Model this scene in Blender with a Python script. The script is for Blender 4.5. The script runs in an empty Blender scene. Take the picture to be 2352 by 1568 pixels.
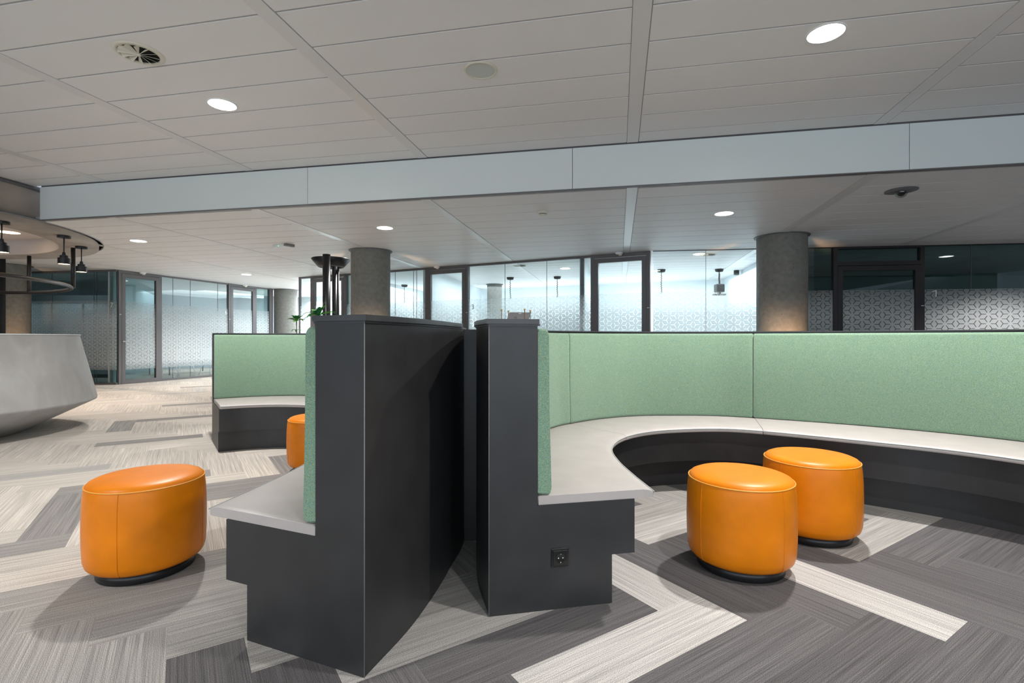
import bpy, bmesh, math, random
from mathutils import Vector, Matrix
random.seed(7)
SC = bpy.context.scene
COL = SC.collection
PI = math.pi

# ------------------------------------------------------------------ camera, world, exposure
FOC, HOR, EYE = 1160.0, 777.0, 1.12
cam = bpy.data.cameras.new('camera')
cam.sensor_fit = 'HORIZONTAL'; cam.sensor_width = 36.0
cam.lens = FOC / 2352 * 36.0
cam.shift_y = -(784 - HOR) / 2352
cam.clip_start = 0.05; cam.clip_end = 100
camo = bpy.data.objects.new('camera', cam); COL.objects.link(camo)
camo.location = (0, 0, EYE); camo.rotation_euler = (PI / 2, 0, 0)
SC.camera = camo
w = bpy.data.worlds.new('world'); SC.world = w; w.use_nodes = True
w.node_tree.nodes['Background'].inputs[0].default_value = (0.75, 0.85, 1.0, 1)
w.node_tree.nodes['Background'].inputs[1].default_value = 0.35
SC.view_settings.view_transform = 'Standard'
SC.view_settings.look = 'None'
SC.view_settings.gamma = 1.0
SC.view_settings.use_curve_mapping = False
SC.view_settings.exposure = 0.78
SC.cycles.max_bounces = 8
SC.cycles.transparent_max_bounces = 16
SC.cycles.sample_clamp_indirect = 6.0
SC.cycles.caustics_reflective = False
SC.cycles.caustics_refractive = False
SC.cycles.use_denoising = True

S_DIR = Vector((0.2059, 0.9786)).normalized()          # depth direction of the ceiling grid
P_DIR = Vector((math.cos(math.radians(-11.3)), math.sin(math.radians(-11.3))))   # across the room
H_LO, H_HI = EYE + 1.67, EYE + 2.14                     # lower and upper ceiling heights

def area(name, loc, rot, sx, sy, power, color=(1, 1, 1)):
    l = bpy.data.lights.new(name, 'AREA'); l.shape = 'RECTANGLE'; l.size = sx; l.size_y = sy
    l.energy = power; l.color = color
    o = bpy.data.objects.new(name, l); COL.objects.link(o); o.location = loc; o.rotation_euler = rot
    return o
# added cool fill light behind the camera; the wall there has no window
area('window_daylight', (-2.5, -5.7, 1.5), (-PI / 2 - 0.35, 0, PI), 21, 2.4, 350, (0.80, 0.91, 1.0))
# ceiling luminaires of the bright meeting rooms
area('meeting_room_light', (-4.2, 16.0, 2.7), (0, 0, -0.21), 3.6, 3.0, 85, (0.86, 0.95, 1.0))
area('meeting_room_light', (0.0, 13.9, 2.7), (0, 0, -0.21), 2.6, 3.4, 62, (0.86, 0.95, 1.0))
area('meeting_room_light', (4.0, 12.2, 2.7), (0, 0, -0.21), 3.0, 3.4, 110, (0.9, 0.96, 1.0))
area('cove_uplight', (-0.2, 15.9, 1.5), (PI, 0, -0.41), 10.5, 0.5, 70, (0.88, 0.96, 1.0))
area('cove_uplight', (-6.4, 18.4, 1.5), (PI, 0, -0.41), 2.6, 0.8, 36, (0.88, 0.96, 1.0))  # likewise added, lifts the dark ceiling at the far left end
area('corridor_end_light', (-7.2, 19.0, 2.6), (0, 0, -0.2), 2.5, 3.0, 150, (0.9, 0.96, 1.0))
area('meeting_room_light', (-5.6, 16.8, 2.7), (0, 0, -0.21), 1.6, 3.0, 70, (0.86, 0.95, 1.0))
area('far_office_light', (-12.4, 13.55, 2.7), (0, 0, 0.3), 1.5, 0.5, 12, (0.8, 0.92, 1.0))
area('far_office_light', (-11.3, 16.6, 2.6), (0, 0, 0.3), 2.0, 2.0, 22, (0.8, 0.92, 1.0))

# ------------------------------------------------------------------ node helpers / materials
def new_mat(name):
    m = bpy.data.materials.new(name); m.use_nodes = True
    nt = m.node_tree; b = nt.nodes['Principled BSDF']
    return m, nt, b
def mat(name, col, rough=0.5, metal=0.0, spec=0.5, noise=0.0, nscale=20.0, bump=0.0, bscale=200.0, emit=None, estr=0.0):
    m, nt, b = new_mat(name)
    b.inputs['Base Color'].default_value = (*col, 1)
    b.inputs['Roughness'].default_value = rough
    b.inputs['Metallic'].default_value = metal
    b.inputs['Specular IOR Level'].default_value = spec
    tc = nt.nodes.new('ShaderNodeTexCoord')
    if noise > 0:
        n = nt.nodes.new('ShaderNodeTexNoise'); n.inputs['Scale'].default_value = nscale; n.inputs['Detail'].default_value = 6
        nt.links.new(tc.outputs['Object'], n.inputs['Vector'])
        r = nt.nodes.new('ShaderNodeValToRGB')
        r.color_ramp.elements[0].position = 0.3; r.color_ramp.elements[1].position = 0.7
        r.color_ramp.elements[0].color = (*[c * (1 - noise) for c in col], 1)
        r.color_ramp.elements[1].color = (*[min(1, c * (1 + noise)) for c in col], 1)
        nt.links.new(n.outputs['Fac'], r.inputs['Fac']); nt.links.new(r.outputs['Color'], b.inputs['Base Color'])
    if bump > 0:
        n2 = nt.nodes.new('ShaderNodeTexNoise'); n2.inputs['Scale'].default_value = bscale; n2.inputs['Detail'].default_value = 3
        nt.links.new(tc.outputs['Object'], n2.inputs['Vector'])
        bp = nt.nodes.new('ShaderNodeBump'); bp.inputs['Strength'].default_value = bump; bp.inputs['Distance'].default_value = 0.002
        nt.links.new(n2.outputs['Fac'], bp.inputs['Height']); nt.links.new(bp.outputs['Normal'], b.inputs['Normal'])
    if emit:
        b.inputs['Emission Color'].default_value = (*emit, 1); b.inputs['Emission Strength'].default_value = estr
    return m
M = {}
M['black'] = mat('charcoal_laminate', (0.026, 0.0257, 0.027), 0.42, noise=0.18, nscale=6, bump=0.05, bscale=900)
M['matteblack'] = mat('matt_black_paint', (0.02, 0.02, 0.022), 0.8, spec=0.2)
M['edge'] = mat('grey_edge_banding', (0.22, 0.22, 0.21), 0.5)
M['cap'] = mat('charcoal_cap', (0.05, 0.05, 0.052), 0.38, noise=0.15, nscale=9)
M['blackmetal'] = mat('black_metal', (0.02, 0.02, 0.022), 0.35, metal=0.3)
M['frame'] = mat('anthracite_frame', (0.125, 0.118, 0.122), 0.45)
M['seat'] = mat('taupe_leather', (0.44, 0.40, 0.382), 0.45, noise=0.05, nscale=8, bump=0.12, bscale=500)
M['seatside'] = mat('grey_leather_edge', (0.42, 0.44, 0.44), 0.5, noise=0.05, nscale=8, bump=0.12, bscale=500)
M['orange'] = mat('orange_leather', (0.72, 0.200, 0.003), 0.38, spec=0.25, noise=0.10, nscale=7, bump=0.10, bscale=380)
M['piping'] = mat('orange_piping', (0.80, 0.36, 0.05), 0.45)
M['concrete'] = mat('fair_faced_concrete', (0.19, 0.187, 0.170), 0.75, noise=0.14, nscale=14, bump=0.4, bscale=90)
M['ceil'] = mat('white_ceiling_panel', (0.80, 0.79, 0.785), 0.5, bump=0.03, bscale=400)
M['ceilback'] = mat('ceiling_joint', (0.48, 0.48, 0.48), 0.7)
M['strip'] = mat('ceiling_runner', (0.74, 0.73, 0.725), 0.32)
M['fascia'] = mat('white_backpainted_glass', (0.70, 0.75, 0.745), 0.28)
M['soffit'] = mat('plaster_soffit', (0.36, 0.31, 0.27), 0.7, noise=0.14, nscale=2.5)
M['soffitin'] = mat('pale_plaster', (0.66, 0.60, 0.58), 0.7)
M['white'] = mat('white_paint', (0.80, 0.82, 0.83), 0.6)
M['wallwhite'] = mat('meeting_room_wall', (0.76, 0.82, 0.85), 0.6)
M['wallgrey'] = mat('grey_wall', (0.35, 0.38, 0.41), 0.6)
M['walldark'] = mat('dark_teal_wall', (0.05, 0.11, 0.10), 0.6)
M['offwhite'] = mat('cream_plastic', (0.70, 0.68, 0.58), 0.5)
M['speaker'] = mat('pale_grille', (0.56, 0.60, 0.57), 0.7, noise=0.06, nscale=400)
M['darkgrey'] = mat('dark_grey_plastic', (0.009, 0.008, 0.009), 0.6)
M['hole'] = mat('dark_void', (0.01, 0.012, 0.01), 0.9)
M['gloss_black'] = mat('gloss_black_plastic', (0.012, 0.012, 0.012), 0.15)
M['chrome'] = mat('chrome', (0.75, 0.75, 0.75), 0.2, metal=1.0)
M['brass'] = mat('brass', (0.45, 0.28, 0.10), 0.35, metal=1.0)
M['greyplastic'] = mat('grey_sheet', (0.23, 0.22, 0.22), 0.45)
M['greymetal'] = mat('dome_plate', (0.13, 0.13, 0.135), 0.5)
M['frameblack'] = mat('black_frame', (0.016, 0.014, 0.016), 0.4)
M['led_green'] = mat('green_led', (0.1, 0.8, 0.4), 0.5, emit=(0.1, 1, 0.5), estr=2)
M['lamp'] = mat('lamp_diffuser', (1, 1, 1), 0.5, emit=(1.0, 0.97, 0.92), estr=14)
M['lampwarm'] = mat('warm_lamp_diffuser', (1, 1, 1), 0.5, emit=(1.0, 0.72, 0.38), estr=7)
M['stem'] = mat('plant_stem', (0.20, 0.17, 0.12), 0.7)
M['pot'] = mat('dark_pot', (0.06, 0.06, 0.06), 0.6)
M['soil'] = mat('soil', (0.03, 0.02, 0.015), 0.9)
M['tabletop'] = mat('black_table', (0.03, 0.03, 0.032), 0.4)
M['shell'] = mat('white_shell', (0.7, 0.72, 0.73), 0.45)

def leaf_mat():
    m, nt, b = new_mat('glossy_leaf')
    tc = nt.nodes.new('ShaderNodeTexCoord'); n = nt.nodes.new('ShaderNodeTexNoise'); n.inputs['Scale'].default_value = 9
    nt.links.new(tc.outputs['Object'], n.inputs['Vector'])
    r = nt.nodes.new('ShaderNodeValToRGB')
    r.color_ramp.elements[0].color = (0.012, 0.14, 0.05, 1); r.color_ramp.elements[0].position = 0.35
    r.color_ramp.elements[1].color = (0.16, 0.50, 0.02, 1); r.color_ramp.elements[1].position = 0.65
    nt.links.new(n.outputs['Fac'], r.inputs['Fac']); nt.links.new(r.outputs['Color'], b.inputs['Base Color'])
    b.inputs['Roughness'].default_value = 0.4
    return m
M['leaf'] = leaf_mat()
def add_pits(m):                            # small air holes of fair-faced concrete
    nt = m.node_tree; b = nt.nodes['Principled BSDF']
    src = b.inputs['Base Color'].links[0].from_socket
    tc = nt.nodes.new('ShaderNodeTexCoord'); v = nt.nodes.new('ShaderNodeTexVoronoi'); v.inputs['Scale'].default_value = 11
    nt.links.new(tc.outputs['Object'], v.inputs['Vector'])
    r = nt.nodes.new('ShaderNodeValToRGB'); r.color_ramp.elements[0].position = 0.055; r.color_ramp.elements[0].color = (0.12, 0.12, 0.12, 1)
    r.color_ramp.elements[1].position = 0.085; r.color_ramp.elements[1].color = (1, 1, 1, 1)
    nt.links.new(v.outputs['Distance'], r.inputs['Fac'])
    mx = nt.nodes.new('ShaderNodeMix'); mx.data_type = 'RGBA'; mx.blend_type = 'MULTIPLY'; mx.inputs['Factor'].default_value = 0.9
    nt.links.new(src, mx.inputs['A']); nt.links.new(r.outputs['Color'], mx.inputs['B']); nt.links.new(mx.outputs['Result'], b.inputs['Base Color'])
add_pits(M['concrete'])
def add_scuffs(m):                          # sparse pale scuffs and chips in the laminate
    nt = m.node_tree; b = nt.nodes['Principled BSDF']
    src = b.inputs['Base Color'].links[0].from_socket
    tc = nt.nodes.new('ShaderNodeTexCoord'); mp = nt.nodes.new('ShaderNodeMapping'); mp.inputs['Scale'].default_value = (7, 7, 4); mp.inputs['Rotation'].default_value = (0.5, 0.3, 0)
    nt.links.new(tc.outputs['Object'], mp.inputs['Vector'])
    n = nt.nodes.new('ShaderNodeTexNoise'); n.inputs['Scale'].default_value = 1.6; n.inputs['Detail'].default_value = 12; n.inputs['Roughness'].default_value = 0.72; n.inputs['Distortion'].default_value = 1.2
    nt.links.new(mp.outputs[0], n.inputs['Vector'])
    r = nt.nodes.new('ShaderNodeValToRGB'); r.color_ramp.elements[0].position = 0.715; r.color_ramp.elements[1].position = 0.80
    r.color_ramp.elements[0].color = (0, 0, 0, 1); r.color_ramp.elements[1].color = (1, 1, 1, 1)
    nt.links.new(n.outputs['Fac'], r.inputs['Fac'])
    mx = nt.nodes.new('ShaderNodeMix'); mx.data_type = 'RGBA'; mx.inputs['B'].default_value = (0.22, 0.21, 0.21, 1)
    nt.links.new(r.outputs['Color'], mx.inputs['Factor']); nt.links.new(src, mx.inputs['A']); nt.links.new(mx.outputs['Result'], b.inputs['Base Color'])
add_scuffs(M['black'])

def fabric(name='green_woven_fabric'):
    m, nt, b = new_mat(name)
    tc = nt.nodes.new('ShaderNodeTexCoord')
    n = nt.nodes.new('ShaderNodeTexNoise'); n.inputs['Scale'].default_value = 460; n.inputs['Detail'].default_value = 2; n.inputs['Roughness'].default_value = 0.7
    nt.links.new(tc.outputs['Object'], n.inputs['Vector'])
    r = nt.nodes.new('ShaderNodeValToRGB'); e = r.color_ramp.elements
    e[0].position = 0.30; e[0].color = (0.06, 0.125, 0.085, 1)
    e[1].position = 0.72; e[1].color = (0.40, 0.48, 0.38, 1)
    x = e.new(0.5); x.color = (0.19, 0.305, 0.205, 1)
    nt.links.new(n.outputs['Fac'], r.inputs['Fac'])
    n2 = nt.nodes.new('ShaderNodeTexNoise'); n2.inputs['Scale'].default_value = 230; n2.inputs['Detail'].default_value = 1
    nt.links.new(tc.outputs['Object'], n2.inputs['Vector'])
    r2 = nt.nodes.new('ShaderNodeValToRGB'); f = r2.color_ramp.elements
    f[0].position = 0.42; f[0].color = (0.78, 1.0, 1.25, 1); f[1].position = 0.58; f[1].color = (1.18, 1.05, 0.82, 1)
    nt.links.new(n2.outputs['Fac'], r2.inputs['Fac'])
    mx = nt.nodes.new('ShaderNodeMix'); mx.data_type = 'RGBA'; mx.blend_type = 'MULTIPLY'; mx.inputs['Factor'].default_value = 0.5
    nt.links.new(r.outputs['Color'], mx.inputs['A']); nt.links.new(r2.outputs['Color'], mx.inputs['B'])
    nt.links.new(mx.outputs['Result'], b.inputs['Base Color'])
    b.inputs['Roughness'].default_value = 0.95; b.inputs['Specular IOR Level'].default_value = 0.15
    b.inputs['Sheen Weight'].default_value = 0.25
    bp = nt.nodes.new('ShaderNodeBump'); bp.inputs['Strength'].default_value = 0.35; bp.inputs['Distance'].default_value = 0.002
    nt.links.new(n.outputs['Fac'], bp.inputs['Height']); nt.links.new(bp.outputs['Normal'], b.inputs['Normal'])
    return m
M['green'] = fabric()

def plaster():
    m, nt, b = new_mat('trowelled_concrete_plaster')
    tc = nt.nodes.new('ShaderNodeTexCoord')
    mp = nt.nodes.new('ShaderNodeMapping'); mp.inputs['Scale'].default_value = (1, 1, 0.6)
    nt.links.new(tc.outputs['Object'], mp.inputs['Vector'])
    n = nt.nodes.new('ShaderNodeTexNoise'); n.inputs['Scale'].default_value = 3.2; n.inputs['Detail'].default_value = 8; n.inputs['Distortion'].default_value = 1.5
    nt.links.new(mp.outputs['Vector'], n.inputs['Vector'])
    r = nt.nodes.new('ShaderNodeValToRGB'); e = r.color_ramp.elements
    e[0].position = 0.3; e[0].color = (0.385, 0.37, 0.36, 1); e[1].position = 0.7; e[1].color = (0.46, 0.455, 0.45, 1)
    nt.links.new(n.outputs['Fac'], r.inputs['Fac']); nt.links.new(r.outputs['Color'], b.inputs['Base Color'])
    b.inputs['Roughness'].default_value = 0.6
    bp = nt.nodes.new('ShaderNodeBump'); bp.inputs['Strength'].default_value = 0.25; bp.inputs['Distance'].default_value = 0.02
    nt.links.new(n.outputs['Fac'], bp.inputs['Height']); nt.links.new(bp.outputs['Normal'], b.inputs['Normal'])
    return m
M['plaster'] = plaster()

def glass_mat(name, tint):
    m, nt, b = new_mat(name); nt.nodes.remove(b)
    out = nt.nodes['Material Output']
    t = nt.nodes.new('ShaderNodeBsdfTransparent'); t.inputs[0].default_value = (*tint, 1)
    g = nt.nodes.new('ShaderNodeBsdfGlossy'); g.inputs['Roughness'].default_value = 0.02; g.inputs[0].default_value = (0.9, 1, 1, 1)
    fr = nt.nodes.new('ShaderNodeFresnel')
    ge = nt.nodes.new('ShaderNodeNewGeometry'); mr = nt.nodes.new('ShaderNodeMapRange')   # the back face of a thin pane reflects like its front
    mr.inputs['To Min'].default_value = 1.5; mr.inputs['To Max'].default_value = 1 / 1.5
    nt.links.new(ge.outputs['Backfacing'], mr.inputs['Value']); nt.links.new(mr.outputs[0], fr.inputs['IOR'])
    mx = nt.nodes.new('ShaderNodeMixShader')
    nt.links.new(fr.outputs[0], mx.inputs[0]); nt.links.new(t.outputs[0], mx.inputs[1]); nt.links.new(g.outputs[0], mx.inputs[2])
    nt.links.new(mx.outputs[0], out.inputs[0])
    return m
M['glass'] = glass_mat('clear_glass', (0.93, 0.97, 0.97))
M['glassdark'] = glass_mat('green_tinted_glass', (0.66, 0.77, 0.77))
M['dome'] = glass_mat('clear_dome', (0.7, 0.72, 0.72))

def film_mat(name, lo=None, dens=0.86):
    # etched film whose printed density fades out at its upper (and lower) edge
    m, nt, b = new_mat(name); nt.nodes.remove(b)
    out = nt.nodes['Material Output']
    tr = nt.nodes.new('ShaderNodeBsdfTransparent')
    d = nt.nodes.new('ShaderNodeBsdfDiffuse'); d.inputs[0].default_value = (0.90, 0.93, 0.94, 1)
    tl = nt.nodes.new('ShaderNodeBsdfTranslucent'); tl.inputs[0].default_value = (0.72, 0.78, 0.80, 1)
    mx = nt.nodes.new('ShaderNodeMixShader'); mx.inputs[0].default_value = 0.42
    nt.links.new(d.outputs[0], mx.inputs[1]); nt.links.new(tl.outputs[0], mx.inputs[2])
    g = nt.nodes.new('ShaderNodeNewGeometry'); sp = nt.nodes.new('ShaderNodeSeparateXYZ')
    nt.links.new(g.outputs['Position'], sp.inputs[0])
    mr = nt.nodes.new('ShaderNodeMapRange'); mr.inputs['From Min'].default_value = 2.03; mr.inputs['From Max'].default_value = 1.55
    mr.inputs['To Min'].default_value = 0.30 * dens; mr.inputs['To Max'].default_value = dens
    nt.links.new(sp.outputs['Z'], mr.inputs['Value'])
    fac = mr.outputs[0]
    if lo:
        mr2 = nt.nodes.new('ShaderNodeMapRange'); mr2.inputs['From Min'].default_value = lo; mr2.inputs['From Max'].default_value = lo + 0.22
        mr2.inputs['To Min'].default_value = 0.35; mr2.inputs['To Max'].default_value = 1
        nt.links.new(sp.outputs['Z'], mr2.inputs['Value'])
        mu = nt.nodes.new('ShaderNodeMath'); mu.operation = 'MULTIPLY'
        nt.links.new(fac, mu.inputs[0]); nt.links.new(mr2.outputs[0], mu.inputs[1]); fac = mu.outputs[0]
    mm = nt.nodes.new('ShaderNodeMixShader')
    nt.links.new(fac, mm.inputs[0]); nt.links.new(tr.outputs[0], mm.inputs[1]); nt.links.new(mx.outputs[0], mm.inputs[2])
    nt.links.new(mm.outputs[0], out.inputs[0])
    return m
M['film'] = film_mat('etched_privacy_film', 0.32)

def carpet_mat():
    m, nt, b = new_mat('striated_carpet_planks')
    uv = nt.nodes.new('ShaderNodeUVMap'); uv.uv_map = 'plank'
    at = nt.nodes.new('ShaderNodeAttribute'); at.attribute_name = 'tone'; at.attribute_type = 'GEOMETRY'
    def noise(sx, sy, det, sc=1.0):
        mp = nt.nodes.new('ShaderNodeMapping'); mp.inputs['Scale'].default_value = (sx, sy, 1)
        nt.links.new(uv.outputs[0], mp.inputs['Vector'])
        n = nt.nodes.new('ShaderNodeTexNoise'); n.inputs['Scale'].default_value = sc; n.inputs['Detail'].default_value = det
        nt.links.new(mp.outputs[0], n.inputs['Vector']); return n
    a = noise(0.7, 60, 3)            # long soft streaks
    c = noise(2.2, 330, 2)             # fine ribs
    g = noise(430, 430, 2)           # pile grain
    def ramp(n, p0, c0, p1, c1):
        r = nt.nodes.new('ShaderNodeValToRGB'); e = r.color_ramp.elements
        e[0].position = p0; e[0].color = (c0, c0, c0, 1); e[1].position = p1; e[1].color = (c1, c1, c1, 1)
        nt.links.new(n.outputs['Fac'], r.inputs['Fac']); return r
    ra = ramp(a, 0.34, 0.84, 0.66, 1.12); rc = ramp(c, 0.36, 0.74, 0.60, 1.16); rg = ramp(g, 0.38, 0.50, 0.62, 1.50)
    cur = at.outputs['Color']
    for r, f in ((ra, 1.0), (rc, 0.95), (rg, 0.9)):
        mx = nt.nodes.new('ShaderNodeMix'); mx.data_type = 'RGBA'; mx.blend_type = 'MULTIPLY'; mx.inputs['Factor'].default_value = f
        nt.links.new(cur, mx.inputs['A']); nt.links.new(r.outputs['Color'], mx.inputs['B']); cur = mx.outputs['Result']
    nt.links.new(cur, b.inputs['Base Color'])
    b.inputs['Roughness'].default_value = 0.95; b.inputs['Specular IOR Level'].default_value = 0.1
    ad = nt.nodes.new('ShaderNodeMath'); ad.operation = 'ADD'
    nt.links.new(c.outputs['Fac'], ad.inputs[0]); nt.links.new(g.outputs['Fac'], ad.inputs[1])
    bp = nt.nodes.new('ShaderNodeBump'); bp.inputs['Strength'].default_value = 0.5; bp.inputs['Distance'].default_value = 0.004
    nt.links.new(ad.outputs[0], bp.inputs['Height']); nt.links.new(bp.outputs['Normal'], b.inputs['Normal'])
    return m
M['carpet'] = carpet_mat()

# ------------------------------------------------------------------ mesh helpers
class MB:
    """collects shapes into ONE mesh object"""
    def __init__(s): s.v = []; s.f = []; s.mi = []; s.sm = []
    def add(s, vs, fs, mi=0, smooth=False):
        b = len(s.v); s.v += [tuple(v) for v in vs]
        for f in fs: s.f.append([b + i for i in f]); s.mi.append(mi); s.sm.append(smooth)
    def box(s, x0, y0, z0, x1, y1, z1, mi=0, T=None):
        vs = [Vector(p) for p in ((x0, y0, z0), (x1, y0, z0), (x1, y1, z0), (x0, y1, z0), (x0, y0, z1), (x1, y0, z1), (x1, y1, z1), (x0, y1, z1))]
        if T: vs = [T @ v for v in vs]
        s.add(vs, [(0, 3, 2, 1), (4, 5, 6, 7), (0, 1, 5, 4), (1, 2, 6, 5), (2, 3, 7, 6), (3, 0, 4, 7)], mi)
    def quadprism(s, pts, z0, z1, mi=0):
        n = len(pts)
        vs = [(p[0], p[1], z0) for p in pts] + [(p[0], p[1], z1) for p in pts]
        fs = [tuple(range(n - 1, -1, -1)), tuple(range(n, 2 * n))] + [(i, (i + 1) % n, n + (i + 1) % n, n + i) for i in range(n)]
        s.add(vs, fs, mi)
    def lathe(s, prof, cx=0, cy=0, n=48, mi=0, smooth=True, cap=True, a0=0, a1=2 * PI, T=None):
        full = abs(a1 - a0 - 2 * PI) < 1e-6
        m = n if full else n + 1
        vs = []
        for k in range(m):
            a = a0 + (a1 - a0) * k / n
            for r, z in prof: vs.append(Vector((cx + r * math.cos(a), cy + r * math.sin(a), z)))
        if T: vs = [T @ v for v in vs]
        L = len(prof); fs = []
        for k in range(n):
            k2 = (k + 1) % m
            for j in range(L - 1): fs.append((k * L + j, k2 * L + j, k2 * L + j + 1, k * L + j + 1))
        s.add(vs, fs, mi, smooth)
    def tube(s, pts, r, n=10, mi=0, closed=False):
        pts = [Vector(p) for p in pts]; N = len(pts); rings = []
        for i, p in enumerate(pts):
            a = pts[(i - 1) % N] if (closed or i > 0) else p
            b = pts[(i + 1) % N] if (closed or i < N - 1) else p
            d = (b - a).normalized()
            up = Vector((0, 0, 1)) if abs(d.z) < 0.9 else Vector((1, 0, 0))
            x = d.cross(up).normalized(); y = d.cross(x).normalized()
            rr = r[i] if isinstance(r, (list, tuple)) else r
            rings.append([p + x * rr * math.cos(2 * PI * k / n) + y * rr * math.sin(2 * PI * k / n) for k in range(n)])
        vs = [v for rg in rings for v in rg]; fs = []
        for i in range(N if closed else N - 1):
            j = (i + 1) % N
            for k in range(n): fs.append((i * n + k, i * n + (k + 1) % n, j * n + (k + 1) % n, j * n + k))
        if not closed: fs += [tuple(range(n)), tuple((N - 1) * n + k for k in range(n - 1, -1, -1))]
        s.add(vs, fs, mi, True)
    def build(s, name, mats, parent=None, loc=None, bevel=0.0):
        if not isinstance(mats, (list, tuple)): mats = [mats]
        me = bpy.data.meshes.new(name)
        off = Vector(loc) if loc else Vector((0, 0, 0))
        if parent is not None and loc is None:
            q = parent
            while q is not None: off = off + q.location; q = q.parent
        me.from_pydata([tuple(Vector(v) - off) for v in s.v], [], s.f)
        for m in mats: me.materials.append(m)
        for p, mi, sm in zip(me.polygons, s.mi, s.sm): p.material_index = mi; p.use_smooth = sm
        bm = bmesh.new(); bm.from_mesh(me); bmesh.ops.recalc_face_normals(bm, faces=bm.faces); bm.to_mesh(me); bm.free()
        me.update()
        o = bpy.data.objects.new(name, me); COL.objects.link(o)
        if parent is not None: o.parent = parent
        elif loc: o.location = loc
        if bevel > 0:
            bv = o.modifiers.new('bevel', 'BEVEL'); bv.width = bevel; bv.segments = 2; bv.limit_method = 'ANGLE'; bv.angle_limit = math.radians(40)
        return o
def tag(o, label=None, cat=None, group=None, kind=None):
    if label: o['label'] = label
    if cat: o['category'] = cat
    if group: o['group'] = group
    if kind: o['kind'] = kind
    return o
def thing(name, loc, label, cat, group=None, rz=0):
    o = bpy.data.objects.new(name, None); COL.objects.link(o); o.empty_display_size = 0.1
    o.location = loc; o.rotation_euler = (0, 0, rz)
    return tag(o, label, cat, group)
def struct(name, mb, m, label, cat, parent=None):
    o = mb.build(name, m, parent); tag(o, label, cat, kind='structure'); return o
def copy_tree(o, parent=None):
    c = o.copy(); COL.objects.link(c)
    if parent is not None: c.parent = parent
    for ch in list(o.children): copy_tree(ch, c)
    return c
def at(px, py, z):                       # the point at height z seen at a photo position
    Z = FOC * (EYE - z) / (py - HOR); return Vector(((px - 1176) / FOC * Z, Z, z))
def catmull(P, n=10, t=None):
    P = [Vector(p) for p in P]; out = []
    Q = [P[0] * 2 - P[1]] + P + [P[-1] * 2 - P[-2]]
    for i in range(1, len(Q) - 2):
        a, b, c, d = Q[i - 1], Q[i], Q[i + 1], Q[i + 2]
        for k in range(n):
            u = k / n
            out.append(0.5 * ((2 * b) + (c - a) * u + (2 * a - 5 * b + 4 * c - d) * u * u + (3 * b - a - 3 * c + d) * u ** 3))
    out.append(P[-1]); return out

# ------------------------------------------------------------------ floor: herringbone carpet planks
MOD = 0.241; TH = math.radians(33.1)
UD = Vector((math.cos(TH), math.sin(TH))); VD = Vector((-math.sin(TH), math.cos(TH)))
U0, V0 = 7.80 * 0.241, 4.86 * 0.241       # corner of the pale plank in the foreground
TONES = {'L': (0.45, 0.43, 0.405), 'W': (0.53, 0.485, 0.435), 'G': (0.33, 0.315, 0.295), 'M': (0.285, 0.268, 0.255), 'D': (0.116, 0.110, 0.111)}
SAMPLES = [(1400, 1500, 'L'), (1650, 1430, 'L'), (1560, 1350, 'L'), (1450, 1300, 'L'), (2000, 1370, 'L'), (2150, 1420, 'L'),
           (1530, 1205, 'L'), (1480, 1228, 'L'), (1500, 1170, 'G'), (1520, 1140, 'G'), (1990, 1270, 'L'), (2010, 1235, 'L'), (2080, 1190, 'G'), (2060, 1168, 'G'), (2130, 1185, 'L'), (2000, 1165, 'G'),
           (1350, 1400, 'D'), (1200, 1440, 'D'), (1000, 1510, 'D'), (640, 1545, 'D'), (720, 1560, 'D'), (900, 1555, 'D'),
           (900, 1505, 'L'), (1000, 1440, 'L'), (1120, 1415, 'L'), (1000, 1380, 'G'), (1060, 1290, 'G'), (1080, 1350, 'G'),
           (1400, 1560, 'L'), (1250, 1560, 'L'),
           (40, 1250, 'M'), (150, 1180, 'M'), (170, 1130, 'M'), (120, 1240, 'M'), (60, 1310, 'W'), (150, 1290, 'W'), (60, 1370, 'G'), (100, 1150, 'W'),
           (520, 1080, 'M'), (560, 1072, 'M'), (540, 1100, 'W'), (600, 1112, 'M'), (500, 1120, 'M'), (430, 1003, 'M'), (540, 1050, 'M'), (640, 1052, 'M'), (470, 925, 'M'), (475, 955, 'M'),
           (590, 1040, 'W'), (500, 1060, 'W'), (600, 1500, 'G'), (500, 1450, 'G'), (1500, 1120, 'G'), (1480, 1135, 'G')]
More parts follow.
